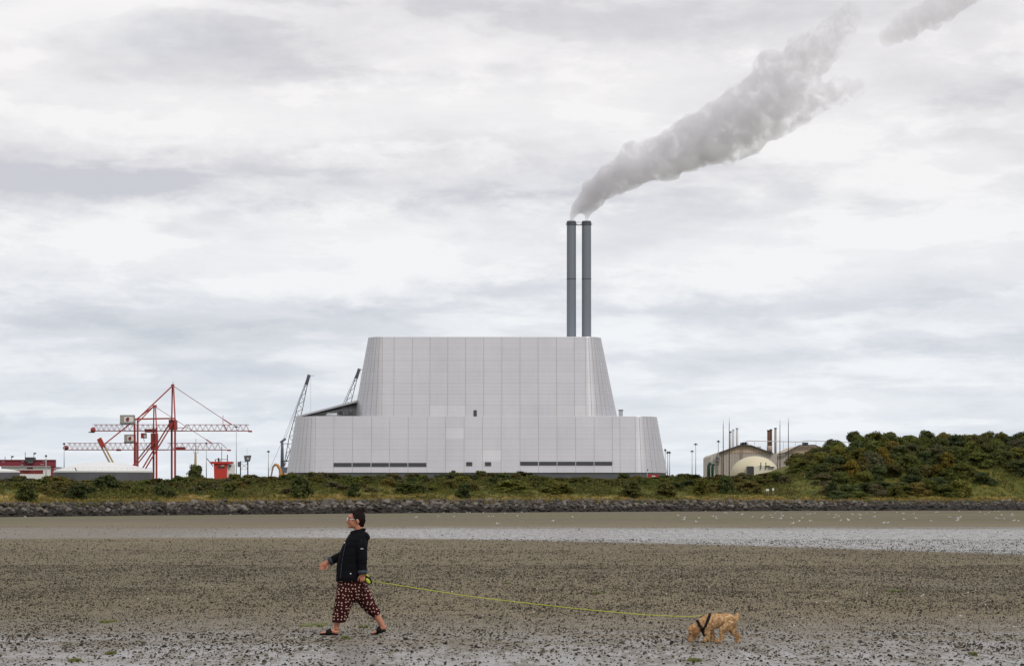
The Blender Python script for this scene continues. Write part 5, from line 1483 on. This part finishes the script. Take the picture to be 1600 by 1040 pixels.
# ================================================================== THE DOG
Dd = F * CZ / (1002 - HY)
zd = zbeach(P(1115, 1002, Dd).x, Dd)
def G(px, py, y=0.0):
    p = P(px, py, Dd); p.y += y; p.z += zd; return p
SD = Dd / F
m_fur, nt, b = new_mat('tan_curly_fur')
tcn = nt.nodes.new('ShaderNodeTexCoord'); ob = tcn.outputs['Object']
n1 = nse(nt, ob, 26, 5, .65); n2 = nse(nt, ob, 6, 3, .5)
c = mix(nt, n1.step(.36, .64), (0.40, 0.235, 0.105), (0.74, 0.53, 0.31)); c = mix(nt, n2.step(.42, .7) * .5, c, (0.40, 0.20, 0.08))
nt.links.new(c, b.inputs['Base Color']); b.inputs['Roughness'].default_value = .9; b.inputs['Specular IOR Level'].default_value = .1
m_ear = mat('rust_fur', (0.25, 0.115, 0.044), .9, .2, 30, bump=.6, bscale=70)
dog = empty('dog', G(1115, 1002), 'curly golden-tan dog in black harness sniffing the wet sand', 'dog')
db = MB()
db.tube([G(1099, 972.5), G(1106, 970.8), G(1116, 969.2), G(1128, 966.6), G(1138, 966.4), G(1146.5, 969.5)], [(.064, .078), (.084, .098), (.080, .090), (.070, .068), (.074, .070), (.050, .052)], 16)
db.ell(G(1105, 978), (.075, .082, .075)); db.ell(G(1139.5, 969.5), (.072, .076, .074))
db.tube([G(1103, 969.5), G(1096, 974), G(1089, 980)], [.082, .070, .062], 12)
# head, muzzle to the ground
db.ell(G(1085.5, 982.5), (.070, .064, .068)); db.ell(G(1083, 988), (.060, .058, .062)); db.tube([G(1083, 988), G(1080.6, 994), G(1079.4, 999)], [.050, .042, .034], 12); db.ell(G(1079.2, 999.2), (.030, .032, .020)); db.ell(G(1079, 981.5), (.034, .050, .034))
def dleg(pts, rr_, y):
    db.tube([G(px, py, y) for px, py in pts], rr_, 10)
    px, py = pts[-1]; db.ell(G(px - 1.4, py + .1, y), (.036, .026, .020))
dleg([(1104, 975), (1103.8, 985), (1104.5, 991.5), (1101.8, 1000)], [.056, .036, .027, .024], -.058)
dleg([(1107, 977), (1110.5, 986), (1113.0, 992), (1114.8, 1000)], [.052, .035, .026, .023], .060)
dleg([(1138, 974), (1128.5, 982.5), (1126.6, 987.5), (1127.8, 993.5), (1122.0, 1000)], [.062, .042, .030, .022, .021], -.062)
dleg([(1144, 974), (1143.5, 983), (1148.5, 989), (1153.6, 993), (1153.8, 1000.6)], [.056, .042, .029, .022, .021], .058)
db.tube([G(1145.5, 969), G(1150.2, 967.0), G(1152.2, 962.5), G(1151.8, 957.0)], [.034, .024, .021, .015], 8)
def ddisp(co):
    return .0095 * mnoise.noise(co * 34) + .005 * mnoise.noise(co * 75)
dme = fuse(db, .0065, 3, .45, 'body', ddisp)
dbvh = BVHTree.FromPolygons([v.co.copy() for v in dme.vertices], [tuple(p.vertices) for p in dme.polygons])
# coat tufts on the surface
rr0 = random.Random(8); tf = MB(); polys = [p for p in dme.polygons]
for k in range(9000):
    p = polys[rr0.randrange(len(polys))]; c0 = p.center.copy(); n0 = p.normal.copy()
    t_ = n0.cross(Vector((rr0.gauss(0, 1), rr0.gauss(0, 1), rr0.gauss(0, 1)))).normalized()
    w_ = rr0.uniform(.0025, .005); e = c0 + n0 * rr0.uniform(.008, .020) + (t_ * rr0.uniform(-.016, .016)) + Vector((.006, 0, -.006)); t2_ = n0.cross(t_)
    tf.add([c0 + t2_ * w_, c0 - t2_ * w_, e], [(0, 1, 2)])
def dmesh(name, me, m):
    me.materials.clear()
    for v in me.vertices: v.co -= ORG[dog.name]
    o = link(name, me, m, dog); ORG[o.name] = ORG[dog.name]; return o
dbody = dmesh('body', dme, m_fur)
tf.build('coat', m_fur, dog)
er = MB(); er.tube([G(1086.5, 979.5, -.062), G(1086.0, 986, -.080), G(1085.0, 993, -.072)], [(.012, .030), (.016, .040), (.012, .026)], 10)
dmesh('ear', fuse(er, .006, 2, .4, 'ear', ddisp), m_ear)
er = MB(); er.tube([G(1086.5, 979.5, .062), G(1086.0, 986, .080), G(1085.0, 993, .072)], [(.012, .030), (.016, .040), (.012, .026)], 10)
dmesh('ear', fuse(er, .006, 2, .4, 'ear', ddisp), m_ear)
MB().ell(G(1076.4, 1000.0), (.014, .016, .012), None, 10, 6).build('nose', m_blk, dog, True)
for s_ in (-1, 1): MB().ell(G(1078.6, 988.4, s_ * .050), .009, None, 8, 6).build('eye', m_blk, dog, True)
hs = MB()
def strap(c, ax, w_, n=26):
    c = Vector(c); ax = Vector(ax).normalized(); u = Vector((0, 1, 0)); u = (u - ax * u.dot(ax)).normalized(); v_ = ax.cross(u); pts = []
    for k in range(n + 1):
        a = 2 * math.pi * k / n; d = u * math.cos(a) + v_ * math.sin(a)
        h = dbvh.ray_cast(c + d * .30, -d)
        pts.append((h[0] if h[0] else c + d * .09) + d * .006)
    hs.tube(pts, [(.008, w_)] * len(pts), 6, cap=False)
strap(G(1103.5, 972), (.86, 0, -.35), .021); strap(G(1093.5, 977.5), (.85, 0, .42), .021)
hs.tube([h_[0] + Vector((0, 0, .006)) if (h_ := dbvh.ray_cast(G(px, 940), Vector((0, 0, -1))))[0] else G(px, 962) for px in (1093, 1096, 1099, 1101)], [(.012, .008)] * 4, 6)
hs.build('harness', m_blk, dog)

# ================================================================== THE LEAD
m_lime = mat('lime_cord', (0.46, 0.52, 0.035), .5, .08, 30)
ld = empty('dog_lead', WW(576.5, 905.5, -.22), 'retractable lime-yellow dog lead stretched from hand to harness', 'dog lead')
cen = WW(577.2, 905.8, -.222); tilt = Matrix.Rotation(R(52), 3, 'Y')
cs = MB().ell(cen, (.062, .017, .038), tilt, 18, 10).build('casing', m_blk, ld, True)
MB().ell(cen + Vector((-.004, -.007, -.006)), (.046, .014, .025), tilt, 16, 8).build('side_plate', m_lime, cs, True)
hl = [cen + tilt @ Vector((-.035 - .052 * math.sin(math.pi * k / 10), 0, .030 * math.cos(math.pi * k / 10))) for k in range(11)]
MB().tube(hl, .0095, 8).build('handle', m_lime, ld, True)
MB().tube([WW(568.0, 902.6, -.20), WW(571, 901.4, -.215), WW(574, 901.6, -.222)], .010, 8).build('grip', m_blk, ld, True)
h_ = dbvh.ray_cast(G(1097, 940), Vector((0, 0, -1)))
end = (h_[0] if h_[0] else G(1097, 963)) + Vector((0, 0, .008))
cp = [(580.5, 907), (620, 913.4), (680, 922.8), (735, 931.0), (790, 937.8), (840, 943.4), (895, 949.4), (945, 954.2), (1000, 959), (1050, 961.6), (1078, 962.6)]
pts = []
for px, py in cp:
    t_ = (px - 580.5) / (1097 - 580.5); Y = lerp(D - .22, Dd, t_); pts.append(P(px, py, Y) + Vector((0, 0, lerp(zf, zd, t_))))
pts.append(end)
MB().tube(pts, .0056, 6).build('cord', m_lime, ld, True)
